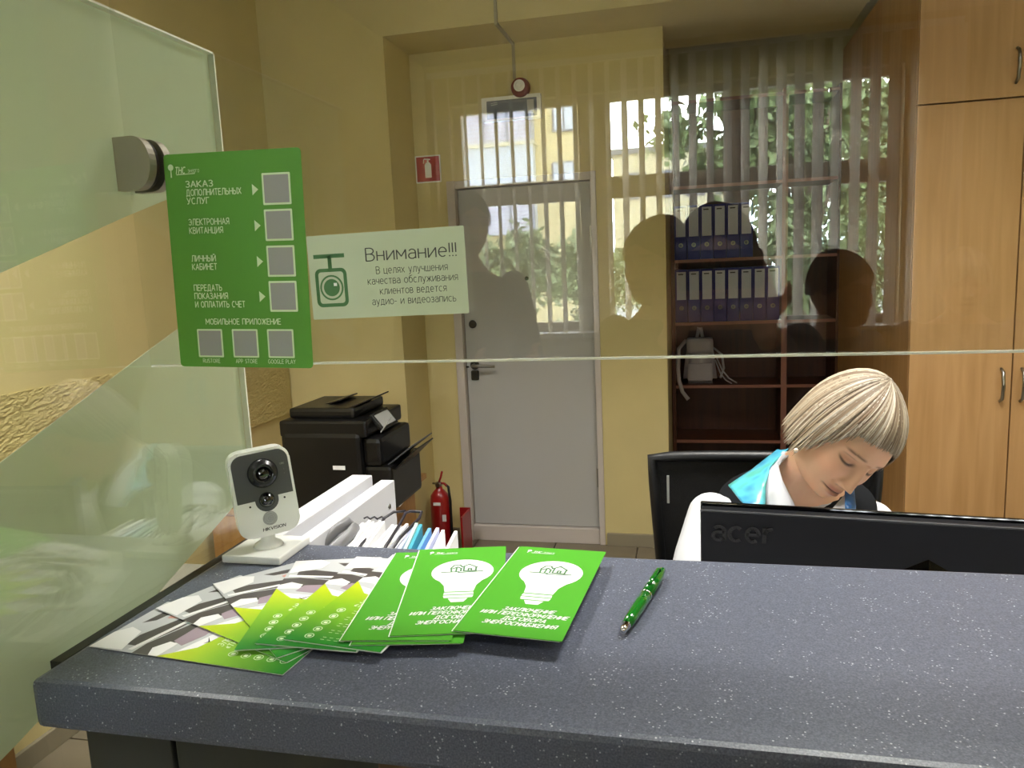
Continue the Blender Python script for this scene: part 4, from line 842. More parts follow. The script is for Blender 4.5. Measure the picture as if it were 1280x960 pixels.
for k in range(5):
    a = 2*PI*k/5; ex_, ey = math.cos(a)*.29, math.sin(a)*.29-.2
    bm = bmesh.new(); tube(bm, [(0, -.2, .11), (ex_, ey, .075)], [.022, .014], 8); lg = link('base_arm', fin(bm, True), M['chair'], ch)
    roundpart('castor', [(.001, -.02), (.028, -.02), (.028, .02), (.001, .02)], (ex_, ey, .028), M['chair'], lg, 'Y', 16)
for s in (-1, 1):
    bm = bmesh.new(); tube(bm, [(s*.2, -.15, .44), (s*.29, -.15, .46), (s*.29, -.14, .66)], .014, 8); box(bm, (s*.29-.03, -.27, .66), (s*.29+.03, -.02, .69), .01); link('armrest', fin(bm), M['chair'], ch)

# ================================================================ PEOPLE
def head_arrays(skin, lips, brow, open_eyes=False, nu=150, nv=120):
    a, b, c = .074, .094, .113
    th = np.linspace(0, 2*np.pi, nu, endpoint=False); ph = np.linspace(0, np.pi, nv)
    # denser sampling at the face (-Y)
    T = th - .55*np.sin(th+np.pi/2)*0
    TT, PP = np.meshgrid(T, ph)
    x = a*np.sin(PP)*np.sin(TT); y = -b*np.sin(PP)*np.cos(TT); z = c*np.cos(PP)
    # blockier section
    x = np.sign(x)*a*np.abs(x/a)**.92
    lo = np.clip(-z/c, 0, 1)
    x *= 1-.30*lo**1.7
    bk = (y > 0); y = np.where(bk, y*(1-.45*lo), y)
    fr = np.clip(-y/b, 0, 1)
    G = lambda X, Z, sx, sz, x0, z0: np.exp(-((X-x0)/sx)**2-((Z-z0)/sz)**2)
    front = np.clip((-y/b-.1)*3, 0, 1)
    ax = np.abs(x)
    # full the lower face and chin forward
    y -= front*(.026*np.exp(-((z+.085)/.030)**2)*np.exp(-(x/.042)**2))
    y -= front*.010*G(x, z, .016, .013, 0, -.097)                       # chin ball
    y -= front*.004*np.exp(-((z-.022)/.010)**2)*np.exp(-((ax-.026)/.022)**2)  # brow ridge
    y += front*.0155*G(ax, z, .015, .0125, .031, .002)                   # sockets
    y += front*.006*G(ax, z, .010, .012, .016, .002)
    y -= front*.0095*G(ax, z, .0115, .0085, .031, -.0005)                # lids over the eyeballs
    y -= front*.006*G(ax, z, .018, .020, .040, -.032)                   # cheeks
    t = np.clip((.014-z)/.052, 0, 1)
    nose = np.where((z < .016) & (z > -.050), (.005+.021*t**1.2)*np.exp(-(x/(.0062+.0055*t))**2), 0)
    nose *= np.clip((z+.050)/.010, 0, 1)
    y -= front*nose
    y -= front*.007*G(ax, z, .0050, .0060, .0115, -.040)                # wings
    y += front*.003*G(ax, z, .003, .004, .020, -.046)
    y -= front*.0040*np.exp(-((z+.0605)/.0038)**2)*np.exp(-(x/.019)**4)
    y -= front*.0042*np.exp(-((z+.0705)/.0042)**2)*np.exp(-(x/.017)**4)
    y += front*.0034*np.exp(-((z+.0655)/.0016)**2)*np.exp(-(x/.021)**4)
    y += front*.003*G(ax, z, .004, .004, .024, -.066)
    y += front*.003*np.exp(-((z+.082)/.005)**2)*np.exp(-(x/.018)**2)
    # lid crease and lash line
    y += front*.0016*np.exp(-((z-.0085+.10*(ax-.031)**2*30)/.0012)**2)*np.exp(-((ax-.031)/.014)**4)
    lashz = -.0062 + 18*(ax-.031)**2
    y += front*.0016*np.exp(-((z-lashz)/.0012)**2)*np.exp(-((ax-.031)/.0150)**6)
    col = np.ones(x.shape+(3,))*np.array(skin)
    def mixc(m, cc, k=1):
        nonlocal col
        m = np.clip(m*k, 0, 1)[..., None]; col = col*(1-m)+np.array(cc)*m
    mixc(front*np.exp(-((z+.0605)/.0038)**4)*np.exp(-(x/.0200)**6), lips, .6); mixc(front*np.exp(-((z+.0702)/.0038)**4)*np.exp(-(x/.018)**6), lips, .6)
    mixc(front*np.exp(-((z+.0655)/.0018)**2)*np.exp(-(x/.0245)**6), np.array(lips)*.28, 1.2)
    bz = .0215-.10*(ax-.022)*np.sign(ax-.034)*(ax > .034)-0*ax
    mixc(front*np.exp(-((z-bz)/.0027)**2)*np.exp(-((ax-.031)/.018)**6), brow, 1.0)
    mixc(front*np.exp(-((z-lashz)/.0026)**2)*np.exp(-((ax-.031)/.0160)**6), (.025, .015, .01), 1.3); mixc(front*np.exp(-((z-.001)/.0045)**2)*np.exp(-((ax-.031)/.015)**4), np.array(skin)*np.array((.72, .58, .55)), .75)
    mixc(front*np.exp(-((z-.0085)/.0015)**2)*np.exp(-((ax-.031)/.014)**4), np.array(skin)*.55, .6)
    mixc(front*G(ax, z, .02, .018, .042, -.032), np.array(skin)*np.array((1.05, .86, .84)), .5)
    mixc(front*G(ax, z, .004, .0025, .0095, -.0485), np.array(skin)*.3, .7)
    V = np.stack([x, y, z], -1).reshape(-1, 3); Fs = []
    for i in range(nv-1):
        for j in range(nu):
            k = (j+1) % nu; Fs.append((i*nu+j, (i+1)*nu+j, (i+1)*nu+k, i*nu+k))
    return V, Fs, col.reshape(-1, 3)
def ear_bm(bm):
    for s in (-1, 1):
        ell(bm, (s*.077, .010, -.008), (.008, .017, .030), Matrix.Rotation(math.radians(12), 3, 'X'))
def hair_surface(al, t, end, whorl=(.0, .030, .0), sc=1.0, hang=True):
    # al azimuth (0 = over the face), t 0..1 from crown to tip
    ps = t*end
    a, b, c = .084*sc, .103*sc, .118*sc
    pc_ = min(ps, PI/2)
    r = math.sin(pc_)
    if ps > PI/2: r = 1.0-.10*((ps-PI/2)/.8)**2*(1 if abs(al) > 1 else .6)
    z = c*math.cos(ps) if ps < PI/2 else -c*.95*(ps-PI/2)
    x = a*r*math.sin(al); y = -b*r*math.cos(al)
    y += .030*(1-t)**2+.004
    return Vector((x, y, z+.004))
def hair_arrays(endf, cols, n=900, sc=1.0, jitter=.0035, wid=.0042, seed=3, alpha_off=0):
    rnd = random.Random(seed); V, Fs, K = [], [], []
    NA, NT = 72, 22
    for i in range(NA):
        al = -PI+2*PI*i/NA
        for j in range(NT+1):
            V.append(hair_surface(al, j/NT, endf(al)*.985, sc=sc*.975)); K.append(cols[0])
    for i in range(NA):
        for j in range(NT):
            k = (i+1) % NA; Fs.append((i*(NT+1)+j, i*(NT+1)+j+1, k*(NT+1)+j+1, k*(NT+1)+j))
    for q in range(n):
        al = rnd.uniform(-PI, PI); t0 = rnd.random()**1.5*.45 if q % 3 else 0; t1 = rnd.uniform(.93, 1.03); cc = np.array(rnd.choice(cols))*rnd.uniform(.55, 1.2)
        off = sc*(1+rnd.uniform(-.004, .035)); sw = rnd.uniform(-.07, .07); w0 = rnd.uniform(.6, 1.3)*wid; ns = 12; base = len(V)
        for s in range(ns+1):
            u = s/ns; t = t0+(t1-t0)*u; a2 = al+sw*u*u
            p = hair_surface(a2, t, endf(al), sc=off); p2 = hair_surface(a2+.02, t, endf(al), sc=off)
            tn = (p2-p); tn = tn.normalized() if tn.length > 1e-6 else Vector((1, 0, 0))
            wq = w0*(math.sin(PI*min(1, .12+u*.9))**.5)*.5+.0002
            nrm = Vector((p.x, p.y, p.z*.6)).normalized()
            V.append(p-tn*wq); V.append(p+nrm*wq*.45); V.append(p+tn*wq)
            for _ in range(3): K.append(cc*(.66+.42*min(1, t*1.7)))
        for s in range(ns):
            i0 = base+3*s
            Fs += [(i0, i0+1, i0+4, i0+3), (i0+1, i0+2, i0+5, i0+4)]
    return V, Fs, np.array([tuple(k) for k in K])
def hand(bm, wrist, d, palmn, s=1.0, curl=.5, mirror=1):
    d = d.normalized(); n = (palmn-palmn.dot(d)*d).normalized(); sd = d.cross(n)*mirror
    tube(bm, [wrist-d*.02, wrist+d*.01, wrist+d*.045*s, wrist+d*.085*s], [(.024*s, .018*s), (.026*s, .016*s), (.040*s, .014*s), (.038*s, .011*s)], 14, side=sd)
    for k, (ln, o) in enumerate(((.070, -.028), (.078, -.010), (.073, .009), (.058, .027))):
        p = wrist+d*.080*s+sd*o*s; pts = [p]; dd = d.copy(); L_ = ln*s
        for f in (.42, .33, .25):
            ax = sd; dd = (Matrix.Rotation(curl*mirror, 3, ax) @ dd) if True else dd
            p = p+dd*L_*f; pts.append(p)
        tube(bm, pts, [.0095*s, .0088*s, .008*s, .0065*s], 8); ell(bm, pts[-1], (.0065*s,)*3, None, 8, 6)
    p = wrist+d*.02*s-sd*.022*s; q = p+(d*.6-sd*.8)*.038*s; r = q+(d*.9-sd*.3-n*.3)*.032*s
    tube(bm, [p, q, r], [.013*s, .011*s, .008*s], 8); ell(bm, r, (.008*s,)*3, None, 8, 6)
def figure(label, root, J, skin, hairc, hair_end, top, bottom, name='person', vest=None, lips=None, brow=(.12, .07, .04), hd_mat=None, hair_n=500, hair_mat='hair', hairsc=1.0, vox=.008, head_res=(110, 90), hand_curl=.4):
    R0 = Vector(root); V3 = lambda p: Vector(p)-R0
    J = {k: (Vector(v)-R0 if k not in ('side', 'hd_l', 'hd_r', 'pn') else Vector(v)) for k, v in J.items()}
    o = thing(name, label, 'person', root)
    lips = lips or tuple(np.array(skin)*np.array((.9, .55, .55)))
    S = J['side']
    bm = bmesh.new()
    mid = (J['pelvis']+J['chest'])/2
    torso = [(J['pelvis'], (.15, .11)), (mid, (.125, .095)), (J['chest'], (.155, .105)), (J['sh_c'], (.13, .075)), (J['neck'], (.055, .055))]
    tube(bm, [p for p, r in torso], [r for p, r in torso], 20, side=S)
    up_ = J['headc']-J['neck']; tube(bm, [J['neck']-up_*.15, J['neck']+up_*.25, J['headc']-up_*.10], [.062, .050, .052], 20)
    for s in 'lr':
        tube(bm, [J['sh_'+s], (J['sh_'+s]*.6+J['el_'+s]*.4), J['el_'+s]], [.040, .042, .037], 14); ell(bm, J['sh_'+s], (.040,)*3)
        tube(bm, [J['el_'+s], J['el_'+s]*.65+J['wr_'+s]*.35, J['wr_'+s]], [.038, .038, .024], 14); ell(bm, J['el_'+s], (.038,)*3)
        hand(bm, J['wr_'+s], J['hd_'+s], J['pn'], 1, hand_curl, 1 if s == 'l' else -1)
        tube(bm, [J['hip_'+s], (J['hip_'+s]+J['kn_'+s])/2, J['kn_'+s]], [.085, .072, .052], 16); ell(bm, J['kn_'+s], (.053,)*3)
        tube(bm, [J['kn_'+s], J['kn_'+s]*.7+J['an_'+s]*.3, J['an_'+s]], [.050, .054, .034], 14)
    bmesh_body = remesh(bm, max(vox*.65, .0045), 2)
    n0 = len(bmesh_body.vertices); va = np.empty(n0*3, 'f'); bmesh_body.vertices.foreach_get('co', va); va = va.reshape(-1, 3)
    fa = [tuple(p.vertices) for p in bmesh_body.polygons]
    hv, hf, hc = head_arrays(skin, lips, brow, nu=head_res[0], nv=head_res[1])
    HM = J_head = J.get('hm'); 
    Rm = np.array(hd_mat); hv = hv @ Rm.T + np.array(J['headc'])
    Vv = np.vstack([va, hv]); Ff = fa + [tuple(i+n0 for i in f) for f in hf]; cc = np.vstack([np.ones((n0, 3))*np.array(skin), hc])
    eb = bmesh.new(); ear_bm(eb); eb.verts.ensure_lookup_table(); ev = np.array([v.co[:] for v in eb.verts]) @ Rm.T + np.array(J['headc']); nb = len(Vv)
    Ff += [tuple(v.index+nb for v in f.verts) for f in eb.faces]; Vv = np.vstack([Vv, ev]); cc = np.vstack([cc, np.ones((len(ev), 3))*np.array(skin)]); eb.free()
    link('body', arr_mesh(Vv, Ff, cc), M['skin'], o)
    V, Fs, K = hair_arrays(hair_end, hairc, hair_n, sc=hairsc)
    V = np.array([v[:] if hasattr(v, '__len__') else v for v in V]) @ Rm.T + np.array(J['headc'])
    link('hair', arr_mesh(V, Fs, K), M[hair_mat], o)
    bm = bmesh.new()
    tube(bm, [p for p, r in torso[:4]]+[J['neck']-(J['neck']-J['sh_c'])*.35], [(r[0]+.012, r[1]+.014) for p, r in torso[:4]]+[(.07, .068)], 24, side=S)
    for s in 'lr':
        tube(bm, [J['sh_'+s], (J['sh_'+s]*.6+J['el_'+s]*.4), J['el_'+s]], [.050, .058, .056], 16); ell(bm, J['sh_'+s], (.050,)*3); ell(bm, J['el_'+s], (.056,)*3)
        tube(bm, [J['el_'+s], J['el_'+s]*.5+J['wr_'+s]*.5, J['el_'+s]*.1+J['wr_'+s]*.9], [.055, .048, .036], 16)
    link('shirt' if vest else 'jacket', remesh(bm, vox, 4), M[top], o)
    if vest:
        bm = bmesh.new(); tube(bm, [torso[0][0], torso[1][0], torso[2][0], J['sh_c']*.98+J['chest']*.02, J['sh_c']*.4+J['neck']*.6], [(.175, .140), (.150, .124), (.190, .140), (.158, .104), (.078, .074)], 28, side=S); link('vest', remesh(bm, vox, 5), M[vest], o)
    bm = bmesh.new(); ell(bm, J['pelvis'], (.165, .125, .11))
    for s in 'lr':
        tube(bm, [J['hip_'+s], (J['hip_'+s]+J['kn_'+s])/2, J['kn_'+s]], [.100, .086, .066], 16); ell(bm, J['kn_'+s], (.066,)*3)
        tube(bm, [J['kn_'+s], J['an_'+s]], [.064, .052], 16)
    link('trousers', remesh(bm, vox*1.3, 3), M[bottom], o)
    for s in 'lr':
        f = J['fw']-V3((0, 0, 0)) if False else J['toe_'+s]
        bm = bmesh.new(); a = J['an_'+s]; tube(bm, [a+Vector((0, 0, .02)), a+Vector((0, 0, -.03)), (a+f)/2+Vector((0, 0, -.03)), f], [(.045, .045), (.045, .048), (.045, .035), (.035, .022)], 14); link('shoe', remesh(bm, .008, 2), M['shoe'], o)
    return o
# ---- seated woman
def v3(t): return Vector(t)
eye = P(1077, 588, 1.455)
rd = (eye-Vector((0, 0, CAMZ))).normalized(); vr = rd.cross(Vector((0, 0, 1))).normalized(); vr = (CR-CR.dot(rd)*rd).normalized(); vu = vr.cross(rd).normalized()
Lh = (vr*.60 - vu*.33 + rd*.72).normalized()
Dn = (-vr*.66 - vu*.575 + rd*.40); Dn = (Dn-Dn.dot(Lh)*Lh).normalized(); Uh = -Dn; Fh = Lh.cross(Uh).normalized()
HMat = np.array([[Lh[i], -Fh[i], Uh[i]] for i in range(3)])
headc = eye - Fh*.090 + Uh*.0
def bob(al):
    a = abs(al)
    if a < .75: return 1.10+.10*(a/.75)
    if a < 1.25: return 1.20+(a-.75)/.5*.95
    return 2.22
wl = Vector((.02, 1.66, 0))
Jw = dict(pelvis=(.19, 1.80, .56), chest=(.20, 1.70, .90), sh_c=(.205, 1.63, 1.020), neck=(.207, 1.600, 1.075), headc=headc, side=(1, .08, 0),
          sh_l=(.356, 1.66, .960), sh_r=(.034, 1.60, .988), el_l=(.44, 1.46, .80), wr_l=(.34, 1.27, .79), el_r=(-.015, 1.46, .80), wr_r=(.10, 1.29, .79), hd_l=(-.5, -.8, -.1), hd_r=(.4, -.8, -.1), pn=(0, 0, -1),
          hip_l=(.28, 1.78, .54), hip_r=(.10, 1.78, .54), kn_l=(.30, 1.36, .56), kn_r=(.08, 1.36, .56), an_l=(.30, 1.34, .10), an_r=(.08, 1.34, .10), toe_l=(.31, 1.20, .035), toe_r=(.07, 1.20, .035))
SK = lin((222/255, 178/255, 146/255))
BL = [lin((166/255, 152/255, 130/255)), lin((186/255, 174/255, 154/255)), lin((126/255, 106/255, 86/255)), lin((200/255, 190/255, 174/255)), lin((150/255, 132/255, 110/255))]
wm = figure('seated woman with a blonde bob looking down, white blouse and dark vest, behind the monitor', (.19, 1.80, 0), Jw, SK, BL, bob, 'shirt', 'trouser', vest='vest', hd_mat=HMat, hair_n=1500, brow=lin((120/255, 85/255, 62/255)), lips=lin((196/255, 132/255, 116/255)), vox=.006, head_res=(260, 240), hand_curl=.25)
RW = Vector((.19, 1.80, 0))
def ribbon(name, inner, outer, m, th=.003, wav=0, sub=6):
    bm = bmesh.new(); n = len(inner)
    def interp(L, t):
        f = t*(n-1); i = min(int(f), n-2); return L[i].lerp(L[i+1], f-i)
    N = (n-1)*sub; Mx = 8; g = []
    for i in range(N+1):
        a, b = interp(inner, i/N), interp(outer, i/N); row = []
        for j in range(Mx+1):
            u = j/Mx; p = a.lerp(b, u); p = p+Vector((0, -.012*math.sin(PI*u)-wav*math.sin(u*9+i*.35), 0)); row.append(bm.verts.new(p-RW))
        g.append(row)
    for i in range(N):
        for j in range(Mx): bm.faces.new((g[i][j], g[i+1][j], g[i+1][j+1], g[i][j+1]))
    bmesh.ops.recalc_face_normals(bm, faces=bm.faces)
    bmesh.ops.solidify(bm, geom=bm.faces[:], thickness=th)
    me = bpy.data.meshes.new('m'); bm.to_mesh(me); bm.free()
    for p in me.polygons: p.use_smooth = True
    return link(name, me, m, wm)
# white collar wings
ribbon('collar', [P(996, 560, 1.60), P(972, 578, 1.55), P(978, 600, 1.50), P(992, 628, 1.47), P(1003, 655, 1.46)], [P(978, 564, 1.62), P(957, 590, 1.55), P(955, 618, 1.50), P(958, 645, 1.47), P(962, 660, 1.46)], M['shirt'])
ribbon('collar', [P(1030, 655, 1.465), P(1040, 636, 1.47), P(1056, 618, 1.50)], [P(1062, 660, 1.45), P(1064, 640, 1.46), P(1068, 616, 1.50)], M['shirt'])
ribbon('scarf', [P(985, 560, 1.63), P(962, 582, 1.555), P(957, 605, 1.50), P(957, 630, 1.475), P(958, 655, 1.455)], [P(972, 561, 1.655), P(938, 588, 1.60), P(910, 606, 1.555), P(928, 628, 1.47), P(950, 652, 1.44)], M['scarf'], .003, .002)
ribbon('scarf_end', [P(1056, 612, 1.50), P(1056, 632, 1.45), P(1058, 655, 1.44)], [P(1068, 610, 1.52), P(1070, 632, 1.46), P(1070, 655, 1.45)], M['scarfblue'])
er = np.array((-.0795, -.004, -.034)) @ HMat.T + np.array(headc); bm = bmesh.new(); ell(bm, P(995, 563, 1.475)-RW, (.0045,)*3, None, 16, 10); link('earring', fin(bm, True), M['pearl'], wm)

# ---- people standing in the public hall (seen mirrored in the glass)
SKD = lin((190/255, 145/255, 118/255)); DK = [lin((40/255, 30/255, 24/255)), lin((60/255, 45/255, 35/255)), lin((28/255, 22/255, 20/255))]
def shortcut(al): return 1.15+.55*min(1, abs(al)/1.4)
def standing(label, x, y, top, yaw, hairc, hair_end, topm, arms='down', width=1.0, dark=True, lean=0):
    # yaw: direction the person faces, 0 = towards the glass (+Y)
    k = top/1.70; a = math.radians(yaw); fw = Vector((math.sin(a), math.cos(a), 0)); lf = Vector((-math.cos(a), math.sin(a), 0)); B = Vector((x, y, 0))
    def q(l, f, z): return tuple(B+lf*l*width*k+fw*f*k+Vector((0, 0, z*k)))
    J = dict(pelvis=q(0, 0, .95), chest=q(0, .01, 1.27), sh_c=q(0, .0, 1.41), neck=q(0, .01, 1.47), headc=q(0, .03+lean, 1.585), side=tuple(lf),
             sh_l=q(.18, 0, 1.39), sh_r=q(-.18, 0, 1.39), hip_l=q(.09, 0, .92), hip_r=q(-.09, 0, .92), kn_l=q(.10, .01, .50), kn_r=q(-.10, .01, .50), an_l=q(.10, 0, .09), an_r=q(-.10, 0, .09), toe_l=q(.11, .17, .03), toe_r=q(-.11, .17, .03), pn=tuple(-fw))
    if arms == 'down': J.update(el_l=q(.23, 0, 1.10), el_r=q(-.23, 0, 1.10), wr_l=q(.23, .08, .86), wr_r=q(-.23, .08, .86), hd_l=(0, 0, -1), hd_r=(0, 0, -1))
    elif arms == 'phone': J.update(el_l=q(.22, .08, 1.20), el_r=q(-.22, .08, 1.20), wr_l=q(.085, .235, 1.45), wr_r=q(-.085, .235, 1.45), hd_l=tuple((-lf*.25+Vector((0, 0, 1)))), hd_r=tuple((lf*.25+Vector((0, 0, 1)))))
    else: J.update(el_l=q(.22, .02, 1.10), el_r=q(-.22, .02, 1.10), wr_l=q(.10, .26, 1.16), wr_r=q(-.10, .26, 1.16), hd_l=tuple(fw-lf*.3), hd_r=tuple(fw+lf*.3))
    hm = np.array([[lf[i], -fw[i], (0, 0, 1)[i]] for i in range(3)]); 
    return figure(label, (x, y, 0), J, SKD, hairc, hair_end, topm, 'trouser', hd_mat=hm, hair_n=250, hair_mat='hair2', head_res=(70, 60), vox=.012)
# lf above is the person's left only up to handedness; mirror hm so that U x F keeps right handed
standing('dark silhouette of a person taking the photo, mirrored in the glass over the binders', .05, -.31, 1.625, 0, DK, shortcut, 'jacket', 'phone')
standing('dark mirrored silhouette with its head over the yellow wall beside the door', -.072, -.66, 1.625, -35, DK, shortcut, 'jacket', 'down')
standing('dark mirrored silhouette of a standing person over the grey door', -.76, -1.12, 1.79, 40, DK, shortcut, 'jacket', 'hold')
standing('dark mirrored silhouette of a shorter person in a T-shirt over the bookcase right side', .41, -1.05, 1.51, 40, DK, shortcut, 'tee', 'down')
standing('faint mirrored figure in a patterned top over the wardrobe doors', .90, -1.50, 1.50, -10, [lin((.75, .68, .55)), lin((.5, .4, .3))], lambda a: 1.3+.6*min(1, abs(a)), 'dress', 'down')
ph_ = thing('smartphone', 'dark smartphone held up by the person taking the photo', 'phone', (.05, -.045, 1.50)); bm = bmesh.new(); prism(bm, rrect(-.075, -.036, .075, .036, .008, 4), -.004, .004, 'XZ'); link('phone_body', fin(bm), M['gloss'], ph_)
bx('lens_bump', (-.062, .0041, .008), (-.040, .0052, .030), M['lensglass'], ph_)

# ================================================================ HALL: BLINDS, LAMPS
vb = thing('vertical_blind', 'white vertical slat blind across the mirrored window', 'blind', (0, YW+.14, 0))
bx('head_rail', (-2.02, -.02, 3.02), (1.8, .02, 3.06), M['white'], vb)
bm = bmesh.new(); n = 6; wsl = .127
fr_ = [[bm.verts.new((wsl*(k/n-.5), .006*(1-(2*k/n-1)**2), z)) for k in range(n+1)] for z in (.93, 3.015)]
for k in range(n): bm.faces.new((fr_[0][k], fr_[0][k+1], fr_[1][k+1], fr_[1][k]))
bmesh.ops.solidify(bm, geom=bm.faces[:], thickness=.001); sm = fin(bm); sm.materials.append(M['blind'])
x = -1.98
while x < 1.5:
    o = bpy.data.objects.new('blind_slat', sm); C.objects.link(o); o.parent = vb; o.location = (x, 0, 0); o.rotation_euler = (0, 0, math.radians(65+random.uniform(-3, 3))); x += .1245
for i in range(7):
    o = bpy.data.objects.new('blind_slat', sm); C.objects.link(o); o.parent = vb; o.location = (1.55+.035*i, 0, 0); o.rotation_euler = (0, 0, math.radians(12+random.uniform(-4, 4)))
def ceiling_lamp(x, y, label, grp):
    o = thing('ceiling_lamp', label, 'lamp', (x, y, H), group=grp)
    bm = bmesh.new(); box(bm, (-.31, -.31, -.012), (.31, .31, 0)); 
    for s in (-1, 1): box(bm, (s*.30-.01, -.31, -.06), (s*.30+.01, .31, -.012)); box(bm, (-.29, s*.30-.01, -.06), (.29, s*.30+.01, -.012))
    link('housing', fin(bm), M['white'], o)
    for i in range(4):
        bm = bmesh.new(); tube(bm, [(-.21+.14*i, -.27, -.035), (-.21+.14*i, .27, -.035)], .013, 10); link('tube', fin(bm, True), M['tube'], o)
for i, (x, y, p) in enumerate(OFFICE_LAMPS): ceiling_lamp(x, y, ['square fluorescent ceiling lamp above the seated woman', 'square fluorescent ceiling lamp over the left glass panel', 'added square ceiling lamp out of view, brightening the wardrobe'][i], 'ceiling lamps')
for i, (x, y, p) in enumerate(HALL_LAMPS): ceiling_lamp(x, y, ['ceiling lamp over the hall, left', 'ceiling lamp over the hall, right'][i], 'ceiling lamps')
# neighbouring desk seen through the side glass
nd = thing('side_desk', 'pale grey desk seen through the left glass panel', 'desk', (-1.45, 1.0, 0))
bx('desktop', (-.6, .25, .735), (.52, .75, .76), M['whiteplastic'] if False else mat('desk_grey', rgb(118, 116, 104), .5), nd, .002)
for x in (-.59, .49): bx('desk_side', (x, .27, 0), (x+.025, .73, .735), M['stand'], nd)
bx('modesty_panel', (-.56, .70, .3), (.49, .715, .735), M['stand'], nd)

# ================================================================ OUTSIDE (seen mirrored)
def VX(px, py, Yv):
    p = P(px, py, Yv); return Vector((p.x, 2*YG-p.y, p.z))
struct(bx('ground', (-30, -60, -.9), (30, YW-.5, -.6), M['asphalt']))
bd_ = thing('apartment_building', 'yellow brick apartment building with balconies mirrored above the door', 'building', (-7, -23.5, -.6))
BX1 = VX(728, 150, 25).x+7
bx('brick_wall', (-9, -3, 0), (BX1, 0, 9.5), M['brick'], bd_)
wv = lambda px, py: (VX(px, py, 24.8).x+7, VX(px, py, 24.8).z+.6)
(xa, za), (xb, zb) = wv(582, 236), wv(666, 142)
for k, (z0, z1, mm) in enumerate(((za, za+1.25, 'extwin'), (za+1.25, za+2.3, 'louvre'), (za+2.3, za+3.4, 'extwin'), (za-1.6, za-.15, 'louvre'))):
    w_ = bx('balcony', (xa, 0, z0+.05), (xb, .5, z1-.05), M[mm], bd_)
    for j in range(4): bx('balcony_post', (xa+(xb-xa)*j/3-.03, .5, z0+.05), (xa+(xb-xa)*j/3+.03, .54, z1-.05), M['extdark'] if mm == 'louvre' else M['extwin'], w_)
    if mm == 'louvre':
        for j in range(7): bx('balcony_louvre', (xa, .5, z0+.12+j*.125), (xb, .52, z0+.15+j*.125), M['photomauve'], w_)
bx('balcony_slab', (xa-.1, 0, za+1.18), (xb+.1, .62, za+1.28), M['render'], bd_); bx('balcony_slab', (xa-.1, 0, za+2.26), (xb+.1, .62, za+2.36), M['render'], bd_)
for (pa, pb) in (((690, 165), (718, 130)), ((690, 236), (718, 200))):
    (x0, z0), (x1, z1) = wv(*pa), wv(*pb); w_ = bx('window', (x0, 0, z0), (x1, .06, z1), M['extdark'], bd_)
    bx('pane', (x0+.06, .06, z0+.06), ((x0+x1)/2-.03, .07, z1-.06), M['extwin'], w_); bx('pane', ((x0+x1)/2+.03, .06, z0+.06), (x1-.06, .07, z1-.06), M['extwin'], w_)
lb = thing('low_building', 'pale low building mirrored between the brick block and the tree', 'building', (0, -38, -.6))
x0 = VX(765, 190, 39).x; x1 = VX(905, 190, 39).x; zt = VX(800, 190, 39).z+.6
bx('wall', (x0, -4, 0), (x1, 0, zt), M['render'], lb); bx('roof', (x0-.2, -4.2, zt), (x1+.2, .2, zt+.25), M['extdark'], lb)
for j in range(4): bx('window', (x0+.7+1.4*j, 0, zt-2.2), (x0+1.6+1.4*j, .05, zt-.9), M['extdark'], lb)
ps_ = thing('white_post', 'white post standing outside, mirrored right of the binders', 'post', (VX(930, 300, 8.5).x, 2*YG-8.5, -.6)); bm = bmesh.new(); tube(bm, [(0, 0, 0), (0, 0, 2.75)], .045, 14); link('post_shaft', fin(bm, True), M['white'], ps_)
bx('post_collar', (-.06, -.06, 1.9), (.06, .06, 1.94), M['darkmetal'], ps_)
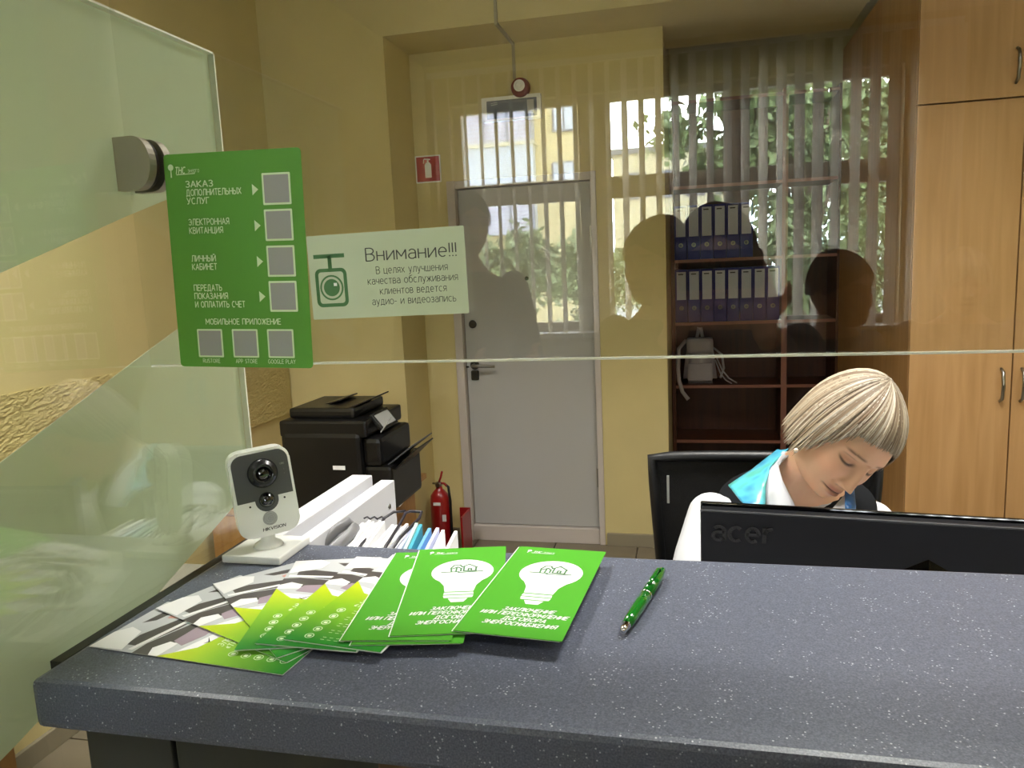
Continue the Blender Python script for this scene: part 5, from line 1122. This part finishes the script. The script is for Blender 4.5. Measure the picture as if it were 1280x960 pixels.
def tree(name, label, x, y, z, rx, ry, rz, n, trunk=True, seed=1, ls=.09):
    o = thing(name, label, 'tree' if 'tree' in name else 'bush', (x, y, -.6), group='trees and bushes mirrored from outside')
    rnd = random.Random(seed); V = []; Fs = []
    cl_ = [(rnd.gauss(0, .45), rnd.gauss(0, .45), rnd.gauss(0, .42)) for _ in range(26)]
    for _ in range(n):
        c = rnd.choice(cl_); p = Vector(((c[0]+rnd.gauss(0, .17))*rx, (c[1]+rnd.gauss(0, .17))*ry, z+.6+(c[2]+rnd.gauss(0, .17))*rz))
        if p.z < .05: continue
        a = Vector((rnd.gauss(0, 1), rnd.gauss(0, 1), rnd.gauss(0, 1))).normalized(); b = a.cross(Vector((rnd.gauss(0, 1), rnd.gauss(0, 1), rnd.gauss(0, 1)))).normalized(); s = ls*rnd.uniform(.6, 1.3); i = len(V)
        V += [p-a*s, p+b*s*.5, p+a*s, p-b*s*.5]; Fs.append((i, i+1, i+2, i+3))
    l = link('foliage', arr_mesh([v[:] for v in V], Fs, smooth=False), M['leaf'], o); l['kind'] = 'stuff'
    if trunk:
        bm = bmesh.new(); tube(bm, [(0, 0, 0), (.05, 0, z*.5), (0, .05, z+.3)], [.16, .12, .06], 12)
        for k in range(6): a = k*1.05; tube(bm, [(0, 0, z*.55+.1*k), (math.cos(a)*rx*.5, math.sin(a)*ry*.5, z+.4+.2*k)], [.06, .02], 8)
        link('trunk', fin(bm, True), M['trunk'], o)
    return o
t = VX(1005, 145, 11.5); tree('broadleaf_tree', 'large leafy tree mirrored behind the upper right window', t.x, t.y, t.z, 1.15, .6, .85, 9000, True, 2)
t = VX(1090, 250, 17); tree('broadleaf_tree', 'leafy tree mirrored at the right end of the window', t.x, t.y, t.z, 1.5, .8, 2.2, 8000, True, 5)
for k, (px, Yv) in enumerate(((640, 9), (715, 12), (800, 14.5), (990, 9), (1075, 14.3))):
    t = VX(px, 345, Yv); tree('bush', ['bush mirrored low over the grey door', 'bush mirrored beside the door right edge', 'bush mirrored above the yellow wall', 'bush mirrored over the bookcase right side', 'bush mirrored beside the wardrobe'][k], t.x, t.y, t.z, .55*Yv/10, .3, .62*Yv/10, 4000, False, 11+k, .055)
